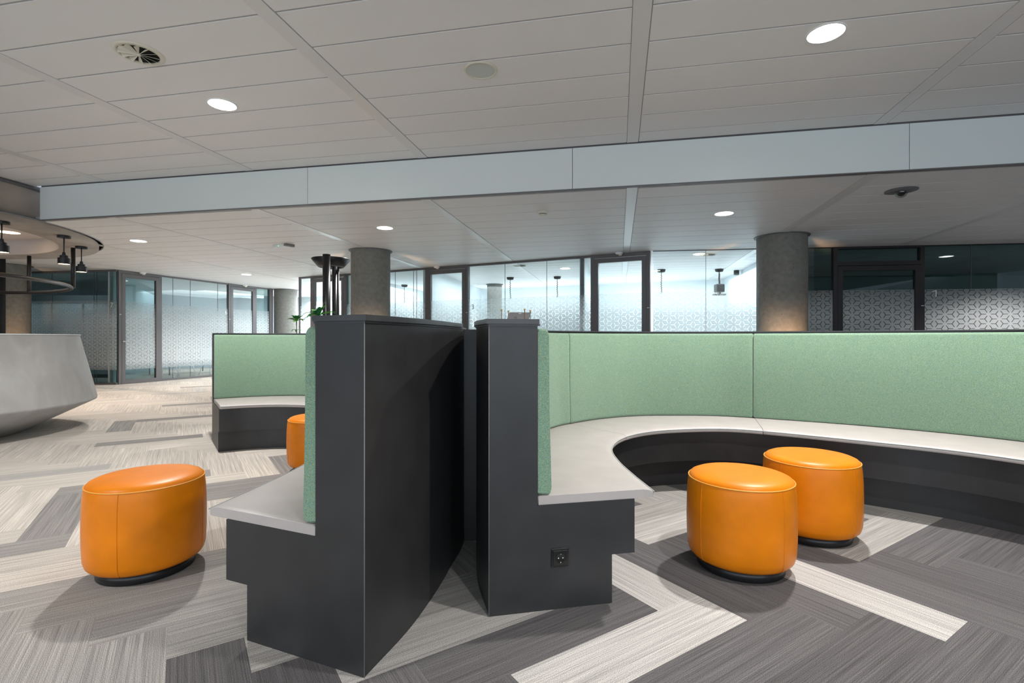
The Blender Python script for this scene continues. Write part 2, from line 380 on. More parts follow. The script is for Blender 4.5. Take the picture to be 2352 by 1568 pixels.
def build_floor():
    smp = []
    for x, y, t in SAMPLES:
        q = at(x, y, 0).xy; smp.append((q.dot(UD), q.dot(VD), t))
    vs = []; fs = []; uvs = []; tones = []
    def plank(a, b, c, d, long_u):
        cu, cv = (a + c) / 2, (b + d) / 2
        ctr = UD * cu + VD * cv
        if not (-17 < ctr.x < 13 and -7 < ctr.y < 23): return
        t = None
        for su, sv, st in smp:
            if a <= su <= c and b <= sv <= d: t = st
        if t is None:
            edge = -1.05 + 0.12 * ctr.y
            rnd = random.random()
            if ctr.x > edge and ctr.y < 5: t = 'D' if rnd < 0.94 else 'M'
            elif ctr.x > edge: t = 'D' if rnd < 0.7 else 'M'
            elif ctr.y < 2.35: t = 'G' if rnd < 0.9 else 'L'
            else: t = 'W' if rnd < 0.93 else ('G' if rnd < 0.96 else 'L')
        k = random.uniform(0.90, 1.08)
        pts = [UD * a + VD * b, UD * c + VD * b, UD * c + VD * d, UD * a + VD * d]
        base = len(vs); vs.extend([(p.x, p.y, 0) for p in pts]); fs.append((base, base + 1, base + 2, base + 3))
        o1, o2 = random.uniform(0, 50), random.uniform(0, 50)
        L = (c - a, d - b)
        if long_u: uvs.extend([(o1, o2), (o1 + L[0], o2), (o1 + L[0], o2 + L[1]), (o1, o2 + L[1])])
        else: uvs.extend([(o1, o2), (o1, o2 + L[0]), (o1 + L[1], o2 + L[0]), (o1 + L[1], o2)])
        tones.append([c_ * k for c_ in TONES[t]])
    N = 4
    for j in range(-22, 23):
        for k in range(-110, 111):
            a = U0 + (-4 + k + 4 * j) * MOD; b = V0 + (-k + 4 * j) * MOD
            plank(a, b, a + N * MOD, b + MOD, True)
            a2 = U0 + (-1 + k + 4 * j) * MOD; b2 = V0 + (1 - k + 4 * j) * MOD
            plank(a2, b2, a2 + MOD, b2 + N * MOD, False)
    me = bpy.data.meshes.new('floor'); me.from_pydata(vs, [], fs)
    me.materials.append(M['carpet'])
    ul = me.uv_layers.new(name='plank')
    for i, uv in enumerate(uvs): ul.data[i].uv = uv
    ca = me.color_attributes.new('tone', 'FLOAT_COLOR', 'CORNER')
    for i in range(len(tones) * 4): ca.data[i].color = (*tones[i // 4], 1)
    me.update()
    o = bpy.data.objects.new('floor', me); COL.objects.link(o)
    tag(o, 'carpet plank floor laid in herringbone, pale beige left and charcoal right', 'floor', kind='structure')
build_floor()

# ------------------------------------------------------------------ ceilings
F0 = Vector((1.322, 5.535))               # bulkhead line passes here (bottom edge, at a runner)
FDIR = P_DIR
def fp(t): return F0 + FDIR * t
STRIPS = [-21.2, -18.8, -16.4, -14.0, -11.6, -9.25, -7.0, -4.75, -2.42, 0.0, 2.40, 4.8, 7.2, 9.6, 12.0]
SC_, SR = Vector((-9.76, 7.2)), 3.0       # round soffit centre and radius
def ceiling_mesh(name, z, depth0, depth1, label, phase, G=0.008, gd=0.006):
    mb = MB(); PW = 0.41
    z1 = z + 0.02
    n0 = int(math.floor(depth0 / PW)); n1 = int(math.ceil(depth1 / PW))
    for i in range(len(STRIPS) - 1):
        ta, tb = STRIPS[i] + 0.065, STRIPS[i + 1] - 0.065
        for k in range(n0, n1 + 1):
            d0 = max(depth0, k * PW + phase + G); d1 = min(depth1, (k + 1) * PW + phase - G)
            if d1 - d0 < 0.02: continue
            pts = [fp(ta) + S_DIR * d0, fp(tb) + S_DIR * d0, fp(tb) + S_DIR * d1, fp(ta) + S_DIR * d1]
            mb.quadprism(pts, z, z1, 0)
    for t in STRIPS:
        pts = [fp(t - 0.061) + S_DIR * depth0, fp(t + 0.057) + S_DIR * depth0, fp(t + 0.057) + S_DIR * depth1, fp(t - 0.061) + S_DIR * depth1]
        mb.quadprism(pts, z - 0.004, z1, 2)
    pts = [fp(STRIPS[0]) + S_DIR * depth0, fp(STRIPS[-1]) + S_DIR * depth0, fp(STRIPS[-1]) + S_DIR * depth1, fp(STRIPS[0]) + S_DIR * depth1]
    mb.quadprism(pts, z + gd, z + 0.05, 1)
    o = mb.build(name, [M['ceil'], M['ceilback'], M['strip']])
    tag(o, label, 'ceiling', kind='structure')
    return o
ceiling_mesh('ceiling', H_HI, -11.5, -0.03, 'higher panelled white metal ceiling with broad runners, in the foreground', -0.28 + 0.41, 0.010, 0.006)
low = ceiling_mesh('ceiling', H_LO, 0.02, 18, 'lower panelled white metal ceiling beyond the bulkhead', 0.1)
def cut(o, cutter):
    bo = o.modifiers.new('cut', 'BOOLEAN'); bo.operation = 'DIFFERENCE'; bo.object = cutter; bo.solver = 'FAST'
    dg = bpy.context.evaluated_depsgraph_get()
    me = bpy.data.meshes.new_from_object(o.evaluated_get(dg)); o.modifiers.remove(bo)
    o.data = me
mb = MB(); mb.lathe([(0, H_LO - 0.3), (SR - 0.05, H_LO - 0.3), (SR - 0.05, H_LO + 0.3), (0, H_LO + 0.3)], SC_.x, SC_.y, 96, smooth=False)
cut_o = mb.build('cutter', M['ceil']); cut_bm = bmesh.new(); cut_bm.from_mesh(cut_o.data)
bmesh.ops.remove_doubles(cut_bm, verts=cut_bm.verts, dist=1e-4); cut_bm.to_mesh(cut_o.data); cut_bm.free()
cut(low, cut_o)
bpy.data.objects.remove(cut_o)

# bulkhead of white back-painted glass between the two ceilings
mb = MB()
tL = -8.12
seams = [tL, -3.94, -0.656, 2.663, 5.95, 9.5]
nrm = Vector((FDIR.y, -FDIR.x))          # towards the camera
for a, b in zip(seams[:-1], seams[1:]):
    p, q = fp(a + 0.003), fp(b - 0.003)
    mb.quadprism([p + nrm * 0.02, q + nrm * 0.02, q, p], H_LO - 0.0, H_HI - 0.015, 0)
p, q = fp(tL), fp(9.5)
mb.quadprism([p, q, q - nrm * 0.03, p - nrm * 0.03], H_LO - 0.01, H_HI + 0.04, 1)
mb.quadprism([p + nrm * 0.028, q + nrm * 0.028, q, p], H_LO - 0.012, H_LO - 0.001, 1)
struct('wall_bulkhead', mb, [M['fascia'], M['frame']], 'bulkhead of white back-painted glass panels stepping between the two ceiling heights', 'bulkhead')

# round soffit with recess
mb = MB(); zb = EYE + 1.60; rin = 2.46; zr = EYE + 1.87
mb.lathe([(SR, H_HI + 0.02), (SR, zb), (rin, zb)], SC_.x, SC_.y, 96, 0)
mb.lathe([(rin, zb), (rin, zr), (0.001, zr)], SC_.x, SC_.y, 96, 1, smooth=False)
mb.lathe([(SR + 0.004, H_HI), (SR + 0.03, H_HI), (SR + 0.03, H_HI - 0.05), (SR + 0.004, H_HI - 0.05)], SC_.x, SC_.y, 96, 2)
mb.lathe([(SR + 0.0, H_LO + 0.01), (SR + 0.07, H_LO + 0.01), (SR + 0.07, H_LO - 0.012), (SR + 0.055, H_LO - 0.012), (SR + 0.055, H_LO + 0.0), (SR, H_LO)], SC_.x, SC_.y, 96, 3)
struct('ceiling_soffit', mb, [M['soffit'], M['soffitin'], M['frame'], M['greyplastic']], 'round plastered soffit hanging over the reception desk with a pale recessed centre', 'soffit')

# ------------------------------------------------------------------ room shell out of view
def wallbox(name, a, b, z0, z1, th, m, label):
    a = Vector(a); b = Vector(b); d = (b - a).normalized(); n = Vector((-d.y, d.x))
    mb = MB(); mb.quadprism([a, b, b + n * th, a + n * th], z0, z1, 0)
    return struct(name, mb, m, label, 'wall')
wallbox('wall_back', (13, -6), (-17, -6), 0, H_HI + 0.02, 0.15, M['white'], 'plain white wall behind the photographer')
wallbox('wall_left', (-16.5, -6), (-16.5, 22), 0, H_HI + 0.02, 0.15, M['wallgrey'], 'grey wall at the far left beyond the desk')
wallbox('wall_right', (12.5, 22), (12.5, -6), 0, H_HI + 0.02, 0.15, M['white'], 'white wall beyond the right edge')
# rear walls of the glazed rooms
wallbox('wall_rear', (6.25, 14.30), (-9.5, 21.1), 0, H_LO, 0.12, M['wallwhite'], 'white rear wall seen through the meeting room glass')
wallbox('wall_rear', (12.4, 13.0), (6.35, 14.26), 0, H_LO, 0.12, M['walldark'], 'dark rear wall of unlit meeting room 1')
wallbox('wall_rear', (-9.5, 20.2), (-16.4, 17.0), 0, H_LO, 0.12, M['wallgrey'], 'grey rear wall of the offices on the left')

# ------------------------------------------------------------------ glazed fronts
A0, A1 = Vector((-5.78, 13.8)), Vector((2.66, 9.66))
B0_, B1_ = Vector((2.66, 9.66)), Vector((9.6, 8.80))
C0, C1 = Vector((-13.6, 12.9)), Vector((-9.6, 12.25))
D0, D1 = Vector((-9.6, 12.25)), Vector((-8.12, 16.85))
def on(p0, p1, px):                        # the point of a facade line seen in photo column px
    k = (px - 1176) / FOC; d = p1 - p0
    t = (k * p0.y - p0.x) / (d.x - k * d.y); return p0 + d * t
def frame_of(a, b):
    d = (b - a).normalized(); n = Vector((d.y, -d.x))
    if n.dot(-a) < 0: n = -n
    T = Matrix(((d.x, n.x, 0, a.x), (d.y, n.y, 0, a.y), (0, 0, 1, 0), (0, 0, 0, 1)))
    return T, (b - a).length
def film_mesh(mb, T, x0, x1, z0, z1, a=0.170, sx=1.0, y=0.012):
    L = a / math.sqrt(3); wd = 0.0088; ap = 0.030
    def clip(poly, lo, hi, ax):
        for sgn, lim in ((1, lo), (-1, hi)):
            out = []
            for i in range(len(poly)):
                p, q = poly[i], poly[(i + 1) % len(poly)]
                ip = sgn * (p[ax] - lim) >= 0; iq = sgn * (q[ax] - lim) >= 0
                if ip: out.append(p)
                if ip != iq:
                    t = (lim - p[ax]) / (q[ax] - p[ax]); out.append((p[0] + (q[0] - p[0]) * t, p[1] + (q[1] - p[1]) * t))
            poly = out
            if len(poly) < 3: return None
        return poly
    def emit(poly):
        poly = [(p[0] * sx + x0, p[1]) for p in poly]
        poly = clip(poly, x0, x1, 0)
        if poly: poly = clip(poly, z0, z1, 1)
        if poly and len(poly) >= 3: mb.add([T @ Vector((p[0], y, p[1])) for p in poly], [tuple(range(len(poly)))])
    nx = int((x1 - x0) / sx / (1.5 * L)) + 3; nz = int((z1 - z0) / a) + 3
    tan30 = math.tan(PI / 6)
    for i in range(-1, nx):
        for j in range(-1, nz):
            cx = i * 1.5 * L; cz = z0 + j * a + (a / 2 if i % 2 else 0)
            emit([(cx + ap / math.cos(PI / 6) * math.cos(k * PI / 3), cz + ap / math.cos(PI / 6) * math.sin(k * PI / 3)) for k in range(6)])
            for k in range(3):             # one rhombus towards each of three neighbours (60 deg tips at both stars)
                ang = PI / 6 + k * PI / 3
                ux, uz = math.cos(ang), math.sin(ang); vx, vz = -uz, ux
                h = (ap - wd) * tan30 if ap > wd else 0
                hm = (a / 2 - wd) * tan30
                pl = [(ap, -h), (a / 2, -hm), (a - ap, -h), (a - ap, h), (a / 2, hm), (ap, h)]
                emit([(cx + p * ux + q * vx, cz + p * uz + q * vz) for p, q in pl])
WN = [0]; DN = [0]
def text_mesh(name, s, size, T, parent, m):
    if s == '1':                            # plain slim numeral one with its upstroke
        q = MB(); q.box(0.0, 0, 0, 0.018, size * 0.72, 0.0015)
        q.add([(0.0, size * 0.72, 0), (-0.055, size * 0.56, 0), (-0.055, size * 0.50, 0), (0.0, size * 0.645, 0), (0.0, size * 0.72, 0.0015), (-0.055, size * 0.56, 0.0015), (-0.055, size * 0.50, 0.0015), (0.0, size * 0.645, 0.0015)],
              [(0, 1, 2, 3), (7, 6, 5, 4), (0, 4, 5, 1), (1, 5, 6, 2), (2, 6, 7, 3), (3, 7, 4, 0)])
        o = q.build(name, m); o.data.transform(T); o.parent = parent; return o
    cu = bpy.data.curves.new(name, 'FONT'); cu.body = s; cu.size = size; cu.extrude = 0.0015; cu.align_x = 'CENTER'
    to = bpy.data.objects.new(name, cu); COL.objects.link(to)
    me = bpy.data.meshes.new_from_object(to.evaluated_get(bpy.context.evaluated_depsgraph_get()))
    bpy.data.objects.remove(to)
    me.transform(T); me.materials.clear(); me.materials.append(m)
    o = bpy.data.objects.new(name, me); COL.objects.link(o); o.parent = parent
    return o
def glass_bay(a, b, label, joints=(), film=(0.02, 2.0), sx=1.0, gm='glass', number=None, ztop=H_LO, head=0.045, fm_='frame'):
    WN[0] += 1
    T, W = frame_of(a, b)
    mb = MB()
    mb.box(0, -0.03, ztop - head, W, 0.03, ztop - 0.002, 0, T)
    mb.box(0, -0.03, 0, W, 0.03, 0.05, 0, T)
    root = mb.build('window_%d' % WN[0], M[fm_]); tag(root, label, 'glass partition', kind='structure')
    g = MB()
    xs = [0.0] + [(j - a).length for j in joints] + [W]
    for p, q in zip(xs[:-1], xs[1:]): 
        g.box(p + 0.002, -0.005, 0.05, q - 0.002, 0.005, ztop - head, 0, T)
    for j in xs[1:-1]: g.box(j - 0.003, -0.007, 0.05, j + 0.003, 0.007, ztop - head, 1, T)
    g.build('glass_pane', [M[gm], M['greymetal']], root)
    if film:
        fm = MB(); film_mesh(fm, T, 0.0, W, film[0], film[1], sx=sx)
        o = fm.build('privacy_film', M['film'], root); o['label'] = 'frosted film with a star and rhombus line pattern'
    if number:
        s, pt, z, size, m = number
        x = (pt - a).length
        text_mesh('room_number', s, size, T @ Matrix.Translation((x, 0.02, z)) @ Matrix.Rotation(PI / 2, 4, 'X') @ (Matrix.Identity(4) if (T.to_3x3() @ Vector((1, 0, 0))).cross(T.to_3x3() @ Vector((0, 1, 0))).z < 0 else Matrix.Scale(-1, 4, (1, 0, 0))), root, m)
    return root
def door(a, b, label, film=(0.1, 2.0), sx=1.0, handle='R', ztop=H_LO, head=None, gm='glass', lever=False, fm_='frame'):
    DN[0] += 1
    T, W = frame_of(a, b); head = head or ztop
    mb = MB(); J = 0.07
    mb.box(0, -0.045, 0, J, 0.045, ztop - 0.002, 0, T); mb.box(W - J, -0.045, 0, W, 0.045, ztop - 0.002, 0, T)
    mb.box(J, -0.045, head - 0.075, W - J, 0.045, head - 0.002, 0, T)
    if head < ztop: mb.box(J, -0.045, ztop - 0.04, W - J, 0.045, ztop - 0.002, 0, T)
    root = mb.build('door_%d' % DN[0], M[fm_]); tag(root, label, 'door', kind='structure')
    lf = MB(); z1 = head - 0.085; s = 0.085; x0, x1 = J + 0.001, W - J - 0.001
    lf.box(x0, -0.02, 0.01, x0 + s, 0.05, z1, 0, T); lf.box(x1 - s, -0.02, 0.01, x1, 0.05, z1, 0, T)
    lf.box(x0 + s, -0.02, z1 - s, x1 - s, 0.05, z1, 0, T); lf.box(x0 + s, -0.02, 0.01, x1 - s, 0.05, 0.10, 0, T)
    leaf = lf.build('door_leaf', M[fm_], root)
    g = MB(); g.box(x0 + s, 0.005, 0.10, x1 - s, 0.015, z1 - s, 0, T); g.build('glass_pane', M[gm], leaf)
    if film:
        fm = MB(); film_mesh(fm, T, x0 + s, x1 - s, film[0], film[1], sx=sx, y=0.02); fm.build('privacy_film', M['film'], leaf)
    if head < ztop:
        g = MB(); g.box(J, -0.005, head, W - J, 0.005, ztop - 0.04, 0, T); g.build('transom_glass', M[gm], root)
    hx = (x0 + s / 2) if handle == 'L' else (x1 - s / 2)
    h = MB()
    jx = J / 2 if handle == 'L' else W - J / 2
    li = MB(); li.box(jx - 0.022, 0.045, 1.70, jx + 0.022, 0.049, 1.712, 0, T); li.build('lock_indicator', M['white'], root)
    if lever:
        h.lathe([(0, 0), (0.028, 0), (0.028, 0.012), (0.009, 0.012), (0.009, 0.05), (0, 0.05)], n=16, T=T @ Matrix.Translation((hx, 0.05, 1.05)) @ Matrix.Rotation(-PI / 2, 4, 'X'))
        h.tube([T @ Vector((hx, 0.095, 1.05)), T @ Vector((hx + (0.13 if handle == 'L' else -0.13), 0.095, 1.05))], 0.009)
    if lever: h.build('door_handle', M['chrome'], leaf)
    return root
# main front (bright rooms)
G = lambda x: on(A0, A1, x)
glass_bay(G(691), G(716), 'narrow glass pane at the far end of the bright meeting room front', sx=1.0)
door(G(716), G(797), 'grey framed glass door farthest along, behind the twin black lamp poles')
glass_bay(G(797), G(979), 'glass front left of door marked 3, partly behind the concrete pillar', joints=[G(908), G(950), G(957)])
door(G(979), G(1077), 'grey framed glass door directly left of the room number 3')
glass_bay(G(1077), G(1358), 'wide glass front marked 3 above the gap between the booths', joints=[G(1160), G(1256)], number=('3', G(1087), 1.78, 0.15, M['greyplastic']))
door(G(1358), G(1494), 'grey framed glass door right of the white partition, with the sensor on its head')
Hh = lambda x: on(B0_, B1_, x)
glass_bay(Hh(1500), Hh(1870), 'brightest glass front, left of the right-hand concrete pillar', joints=[Hh(1621), Hh(1856)], head=0.012)
glass_bay(Hh(1870), Hh(1912), 'narrow dark glass pane beside the right-hand pillar', gm='glassdark', head=0.012, fm_='frameblack')
door(Hh(1912), Hh(2120), 'black framed glass door with a transom on the dark room', sx=1.15, head=2.52, gm='glassdark', fm_='frameblack')
glass_bay(Hh(2120), Hh(2420), 'dark glass front marked 1 at the right edge', joints=[Hh(2230)], sx=1.19, gm='glassdark', head=0.012, fm_='frameblack', number=('1', Hh(2147), 1.86, 0.17, M['white']))
# left fronts
Cc = lambda x: on(C0, C1, x); Dd = lambda x: on(D0, D1, x)
glass_bay(C0, Cc(269), 'glass front marked 7 behind the reception desk', joints=[Cc(120), Cc(216), Cc(222)], film=(0.35, 2.05), number=('7', Cc(258), 1.87, 0.17, M['white']), gm='glassdark')
door(Dd(270), Dd(369), 'grey framed glass door with chrome lever beside the number 7', film=(0.35, 2.03), handle='L', lever=True, gm='glassdark')
glass_bay(Dd(370), Dd(523), 'glass front marked 6 left of the far green booth', joints=[Dd(397), Dd(437), Dd(500)], film=(0.35, 2.03), number=('6', Dd(518), 1.85, 0.17, M['white']))
door(Dd(523), Dd(587), 'grey framed glass door right of the number 6', film=(0.35, 2.03), handle='L')
glass_bay(Dd(587), Dd(617), 'last narrow glass pane beside the farthest concrete pillar', film=(0.35, 2.03), gm='glassdark')
mb = MB(); T, W = frame_of(Dd(617), D1 + (D1 - D0).normalized() * 0.25); mb.box(0, -0.05, 0, 0.14, 0.05, H_LO - 0.002, 0, T)
struct('trim_1', mb, M['frame'], 'anthracite end post of the left glass front', 'post')
mb = MB(); T, W = frame_of(G(688), G(692)); mb.box(0, -0.03, 0, 0.04, 0.03, H_LO - 0.002, 0, T)
struct('trim_2', mb, M['frame'], 'slim corner post at the far end of the bright glass front', 'post')
# partitions between rooms
def partition(name, a, b, m, label): return wallbox(name, a, b, 0, H_LO - 0.001, 0.1, m, label)
partition('wall_partition', G(979) + S_DIR * 0.06, (-1.05, 17.2), M['wallwhite'], 'white partition wall behind the door left of number 3')
partition('wall_partition', (1.50, 10.44), (2.55, 15.75), M['wallwhite'], 'white partition wall with black edge between the bright rooms')
partition('wall_partition', (5.15, 9.42), (6.1, 14.28), M['wallwhite'], 'white partition wall right of the brightest room')
partition('wall_partition', G(800) + S_DIR * 0.06, (-3.1, 18.2), M['wallwhite'], 'white partition behind the twin lamp poles')
partition('wall_partition', D0 + Vector((-0.12, 0.06)), (-12.6, 18.0), M['wallgrey'], 'grey partition between offices 6 and 7')
mb = MB(); mb.quadprism([(1.40, 10.30), (1.47, 10.285), (1.485, 10.345), (1.415, 10.36)], 0, H_LO - 0.002)
struct('trim_3', mb, M['frame'], 'black end profile of the white partition, left of the middle door', 'post')

# ------------------------------------------------------------------ concrete pillars
def pillar(x, y, r, ztop, label, group='concrete pillars'):
    t = thing('concrete_pillar', (x, y, 0), label, 'pillar')
    mb = MB(); mb.lathe([(r, 0), (r, ztop)], x, y, 64); mb.build('shaft', M['concrete'], t)
    mb = MB(); mb.lathe([(r + 0.001, ztop - 0.014), (r + 0.035, ztop - 0.014), (r + 0.04, ztop - 0.001), (r + 0.001, ztop - 0.001)], x, y, 64); mb.build('collar', M['greymetal'], t)
    return t
pillar(4.42, 8.28, 0.375, H_LO, 'round concrete pillar behind the right green booth')
pillar(-2.70, 9.65, 0.365, H_LO, 'round concrete pillar beside the twin black lamp poles')
pillar(-7.75, 17.3, 0.37, H_LO, 'farthest round concrete pillar at the end of the left glass front')
pillar(-11.45, 11.5, 0.37, H_LO, 'round concrete pillar behind the reception desk, lit pinkish')
pillar(-0.54, 15.6, 0.23, H_LO, 'small round concrete pillar inside the room marked 3')

# ------------------------------------------------------------------ curved booths
def lerp(a, b, t): return a + (b - a) * t
def sweep(mb, C1, C2, prof, i0, i1, mi=0, smooth=True, shrink=0.0, smis=None):
    """prof: (side 0/1, distance from that curve towards the other, z); section swept from sample i0 to i1"""
    idx = [i for i in range(i0, i1 + 1)]
    secs = []
    def sec(i, k=1.0, adv=0.0):
        a, b = C1[i], C2[i]; d = (b - a).normalized(); L = (b - a).length
        tan = (C1[min(i + 1, len(C1) - 1)] - C1[max(i - 1, 0)]).normalized()
        pts = []
        for s_, e, z in prof:
            q = a + d * ((0 if s_ == 0 else L) + e) + tan * adv
            pts.append(Vector((q.x, q.y, z)))
        if k != 1.0:
            c = sum(pts, Vector()) / len(pts); pts = [Vector((p.x + (c.x - p.x) * 0, p.y, p.z)) + (c - p) * (1 - k) * 1.0 for p in pts]
            # uniform inset by a fixed distance
        return pts
    for n_, i in enumerate(idx):
        if shrink and n_ == 0:
            base = sec(i); c = sum(base, Vector()) / len(base)
            secs.append([p + (c - p).normalized() * shrink for p in sec(i, adv=shrink * 0.35)]); secs.append(sec(i, adv=shrink * 1.3)); continue
        if shrink and n_ == len(idx) - 1:
            base = sec(i); c = sum(base, Vector()) / len(base)
            secs.append(sec(i, adv=-shrink * 1.3)); secs.append([p + (c - p).normalized() * shrink for p in sec(i, adv=-shrink * 0.35)]); continue
        secs.append(sec(i))
    n = len(prof); vs = [p for s_ in secs for p in s_]; fs = []; 
    for i in range(len(secs) - 1):
        for k in range(n): fs.append((i * n + k, i * n + (k + 1) % n, (i + 1) * n + (k + 1) % n, (i + 1) * n + k))
    mb.add(vs, fs, mi, smooth)
    mb.add(secs[0], [tuple(range(n))], mi, False); mb.add(secs[-1], [tuple(range(n - 1, -1, -1))], mi, False)
def booth(label, B, O, S, seams, ncap, endline, ku, kk, wall_top=1.172, seam_end_n=None):
    N = 10
    Bc, Oc, Sc = catmull(B, N), catmull(O, N), catmull(S, N); last = len(Bc) - 1
    origin = (*Oc[0], 0)
    t = thing('curved_booth', (Oc[0].x, Oc[0].y, 0), label, 'booth')
    # pad back line: behind the pad face
    BB = [b + (o - b).normalized() * 0.062 for b, o in zip(Bc, Oc)]
    # wall
    mb = MB(); W = []
    sweep(mb, Oc, BB, [(0, 0, 0), (0, 0, wall_top), (1, 0, wall_top), (1, 0, 0)], 0, last, 0, smooth=False)
    for i, f in enumerate(mb.f): mb.sm[i] = False
    wall = mb.build('back_panel', [M['black'], M['edge']], t)
    # base boxes
    def off(a0, a1): return [s_ + (b - s_).normalized() * (a0 + (a1 - a0) * i / last) for i, (s_, b) in enumerate(zip(Sc, Bc))]
    Uc, Kc = off(*ku), off(*kk)
    mb = MB(); sweep(mb, BB, Uc, [(0, 0.001, 0.205), (0, 0.001, 0.432), (1, 0, 0.432), (1, 0, 0.205)], 0, last, 0, smooth=False)
    mb.build('seat_box', M['black'], t)
    mb = MB(); sweep(mb, BB, Kc, [(0, 0.001, 0.0), (0, 0.001, 0.204), (1, 0, 0.204), (1, 0, 0.0)], 0, last, 0, smooth=False)
    mb.build('plinth', M['black'], t)
    # one-piece stepped end panels
    for i, sg in ((0, -1), (last, 1)):
        a = Oc[i]; d = (Sc[i] - a).normalized(); n = (Oc[i] - Oc[i + (1 if i == 0 else -1)]).normalized(); n = (n - d * n.dot(d)).normalized()
        tw, tu, tk = (BB[i] - a).dot(d), (Uc[i] - a).dot(d), (Kc[i] - a).dot(d)
        pr = [(0, 0), (0, wall_top), (tw, wall_top), (tw, 0.4335), (tu, 0.4335), (tu, 0.205), (tk, 0.205), (tk, 0)]
        vs = []
        for e in (-0.002, 0.0035): vs += [Vector((a.x + d.x * t_ + n.x * e, a.y + d.y * t_ + n.y * e, z_)) for t_, z_ in pr]
        m = len(pr); mb = MB()
        mb.add(vs, [tuple(range(m)), tuple(range(2 * m - 1, m - 1, -1))] + [(q, (q + 1) % m, m + (q + 1) % m, m + q) for q in range(m)])
        mb.build('end_panel', M['black'], t)
    # cushions and pads
    cuts = [0] + [s_ * N for s_ in seams] + [last]
    for a, b in zip(cuts[:-1], cuts[1:]):
        mb = MB()
        zt, zb_ = 0.470, 0.434
        sweep(mb, BB, Sc, [(0, 0.002, zb_), (0, 0.002, zt - 0.006), (0, 0.01, zt), (1, -0.05, zt + 0.001), (1, -0.018, zt - 0.003), (1, -0.004, zt - 0.010), (1, 0.0, zt - 0.018), (1, -0.001, zb_ + 0.004), (1, -0.006, zb_)], a, b, 0, True, shrink=0.004)
        mb.build('seat_cushion', M['seat'], t)
        mb = MB(); pz0, pz1 = 0.472, wall_top - 0.012
        sweep(mb, BB, Bc, [(0, 0.002, pz0 + 0.004), (0, 0.002, pz1 - 0.006), (0, 0.010, pz1), (0, 0.036, pz1), (0, 0.046, pz1 - 0.007), (0, 0.051, pz1 - 0.018), (0, 0.056, 0.8), (0, 0.062, pz0 + 0.02), (0, 0.058, pz0 + 0.006), (0, 0.05, pz0)], a, b, 0, True, shrink=0.008)
        mb.build('back_cushion', M['green'], t)
    # piping along cushion front
    mb = MB(); mb.tube([(s_.x, s_.y, 0.459) for s_ in [q + (b - q).normalized() * -0.0005 for q, b in zip(Sc, Bc)][::2]], 0.0028, 6)
    mb.build('seat_piping', M['seatside'], t)
    # stitched side edge of the near cushion end
    # thin top rail
    mb = MB(); sweep(mb, Oc, BB, [(0, -0.004, wall_top - 0.001), (0, -0.004, wall_top + 0.0068), (1, 0.012, wall_top + 0.0068), (1, 0.012, wall_top - 0.001)], 0, last, 0, smooth=False)
    mb.build('top_rail', M['cap'], t)
    # broad cap on the near part
    mb = MB()
    nc = int(ncap * N)
    A = Oc; Bk = BB
    d0 = (Oc[0] - Oc[1]).normalized() * 0.012
    A = [A[0] + d0] + A; Bk = [Bk[0] + d0] + Bk
    sweep(mb, A, Bk, [(0, -0.012, wall_top + 0.007), (0, -0.012, wall_top + 0.027), (1, 0.006, wall_top + 0.027), (1, 0.006, wall_top + 0.007)], 0, nc + 1, 0, smooth=False)
    mb.build('cap', M['cap'], t)
    return t, Oc, BB, Sc, Bc
OR = [(-.093, 2.036), (-.165, 2.38), (-.180, 2.85), (-.09, 3.45), (.10, 3.80), (.30, 4.0), (.66, 4.24), (1.08, 4.38), (1.67, 4.37), (2.04, 4.24), (2.63, 3.90), (3.09, 3.52), (3.37, 3.15), (3.55, 2.62), (3.61, 2.1)]
BR = [(.165, 2.090), (.08, 2.5), (.06, 2.95), (.16, 3.38), (.314, 3.68), (.445, 3.833), (.734, 4.075), (1.112, 4.236), (1.636, 4.236), (1.965, 4.12), (2.54, 3.79), (2.986, 3.427), (3.25, 3.08), (3.42, 2.6), (3.48, 2.1)]
SR_ = [(.614, 2.184), (.588, 2.46), (.575, 2.72), (.59, 2.98), (.655, 3.2), (.774, 3.40), (.95, 3.56), (1.18, 3.66), (1.52, 3.70), (1.79, 3.60), (2.22, 3.29), (2.588, 2.986), (2.80, 2.70), (2.93, 2.45), (2.98, 2.1)]
right, Rc, RBB, RS, RB = booth('curved charcoal booth with green back pads and grey seat, open toward two orange stools', BR, OR, SR_, [5, 9], 2, None, (0.092, 0.092), (0.195, 0.195))
OL = [(-.487, 1.67), (-.383, 2.0), (-.305, 2.45), (-.272, 2.95), (-.42, 4.1), (-.72, 4.82), (-1.2, 5.4), (-1.8, 5.74), (-2.4, 5.86), (-2.88, 5.77), (-3.28, 5.53)]
BL = [(-.736, 1.775), (-.64, 2.25), (-.57, 2.75), (-.53, 3.2), (-.60, 3.98), (-.86, 4.7), (-1.3, 5.25), (-1.85, 5.6), (-2.42, 5.72), (-2.85, 5.64), (-3.19, 5.41)]
SL = [(-1.176, 1.960), (-1.137, 2.2), (-1.10, 2.5), (-1.08, 3.0), (-1.10, 3.6), (-1.22, 4.2), (-1.5, 4.66), (-1.88, 4.94), (-2.3, 5.05), (-2.60, 5.00), (-2.825, 4.885)]
left, Lc, LBB, LS, LB = booth('left-hand curved charcoal booth with green back pads, one stool inside it', BL, OL, SL, [3, 6], 2.6, None, (0.10, 0.045), (0.21, 0.125))
# light edge band at the sharp vertical corners
for par, c, in ((left, Lc[0]), (right, Rc[0])):
    mb = MB(); mb.tube([(c.x, c.y - 0.0035, 0.0), (c.x, c.y - 0.0035, 1.178)], 0.0016, 6); mb.build('edge_banding', M['edge'], par)
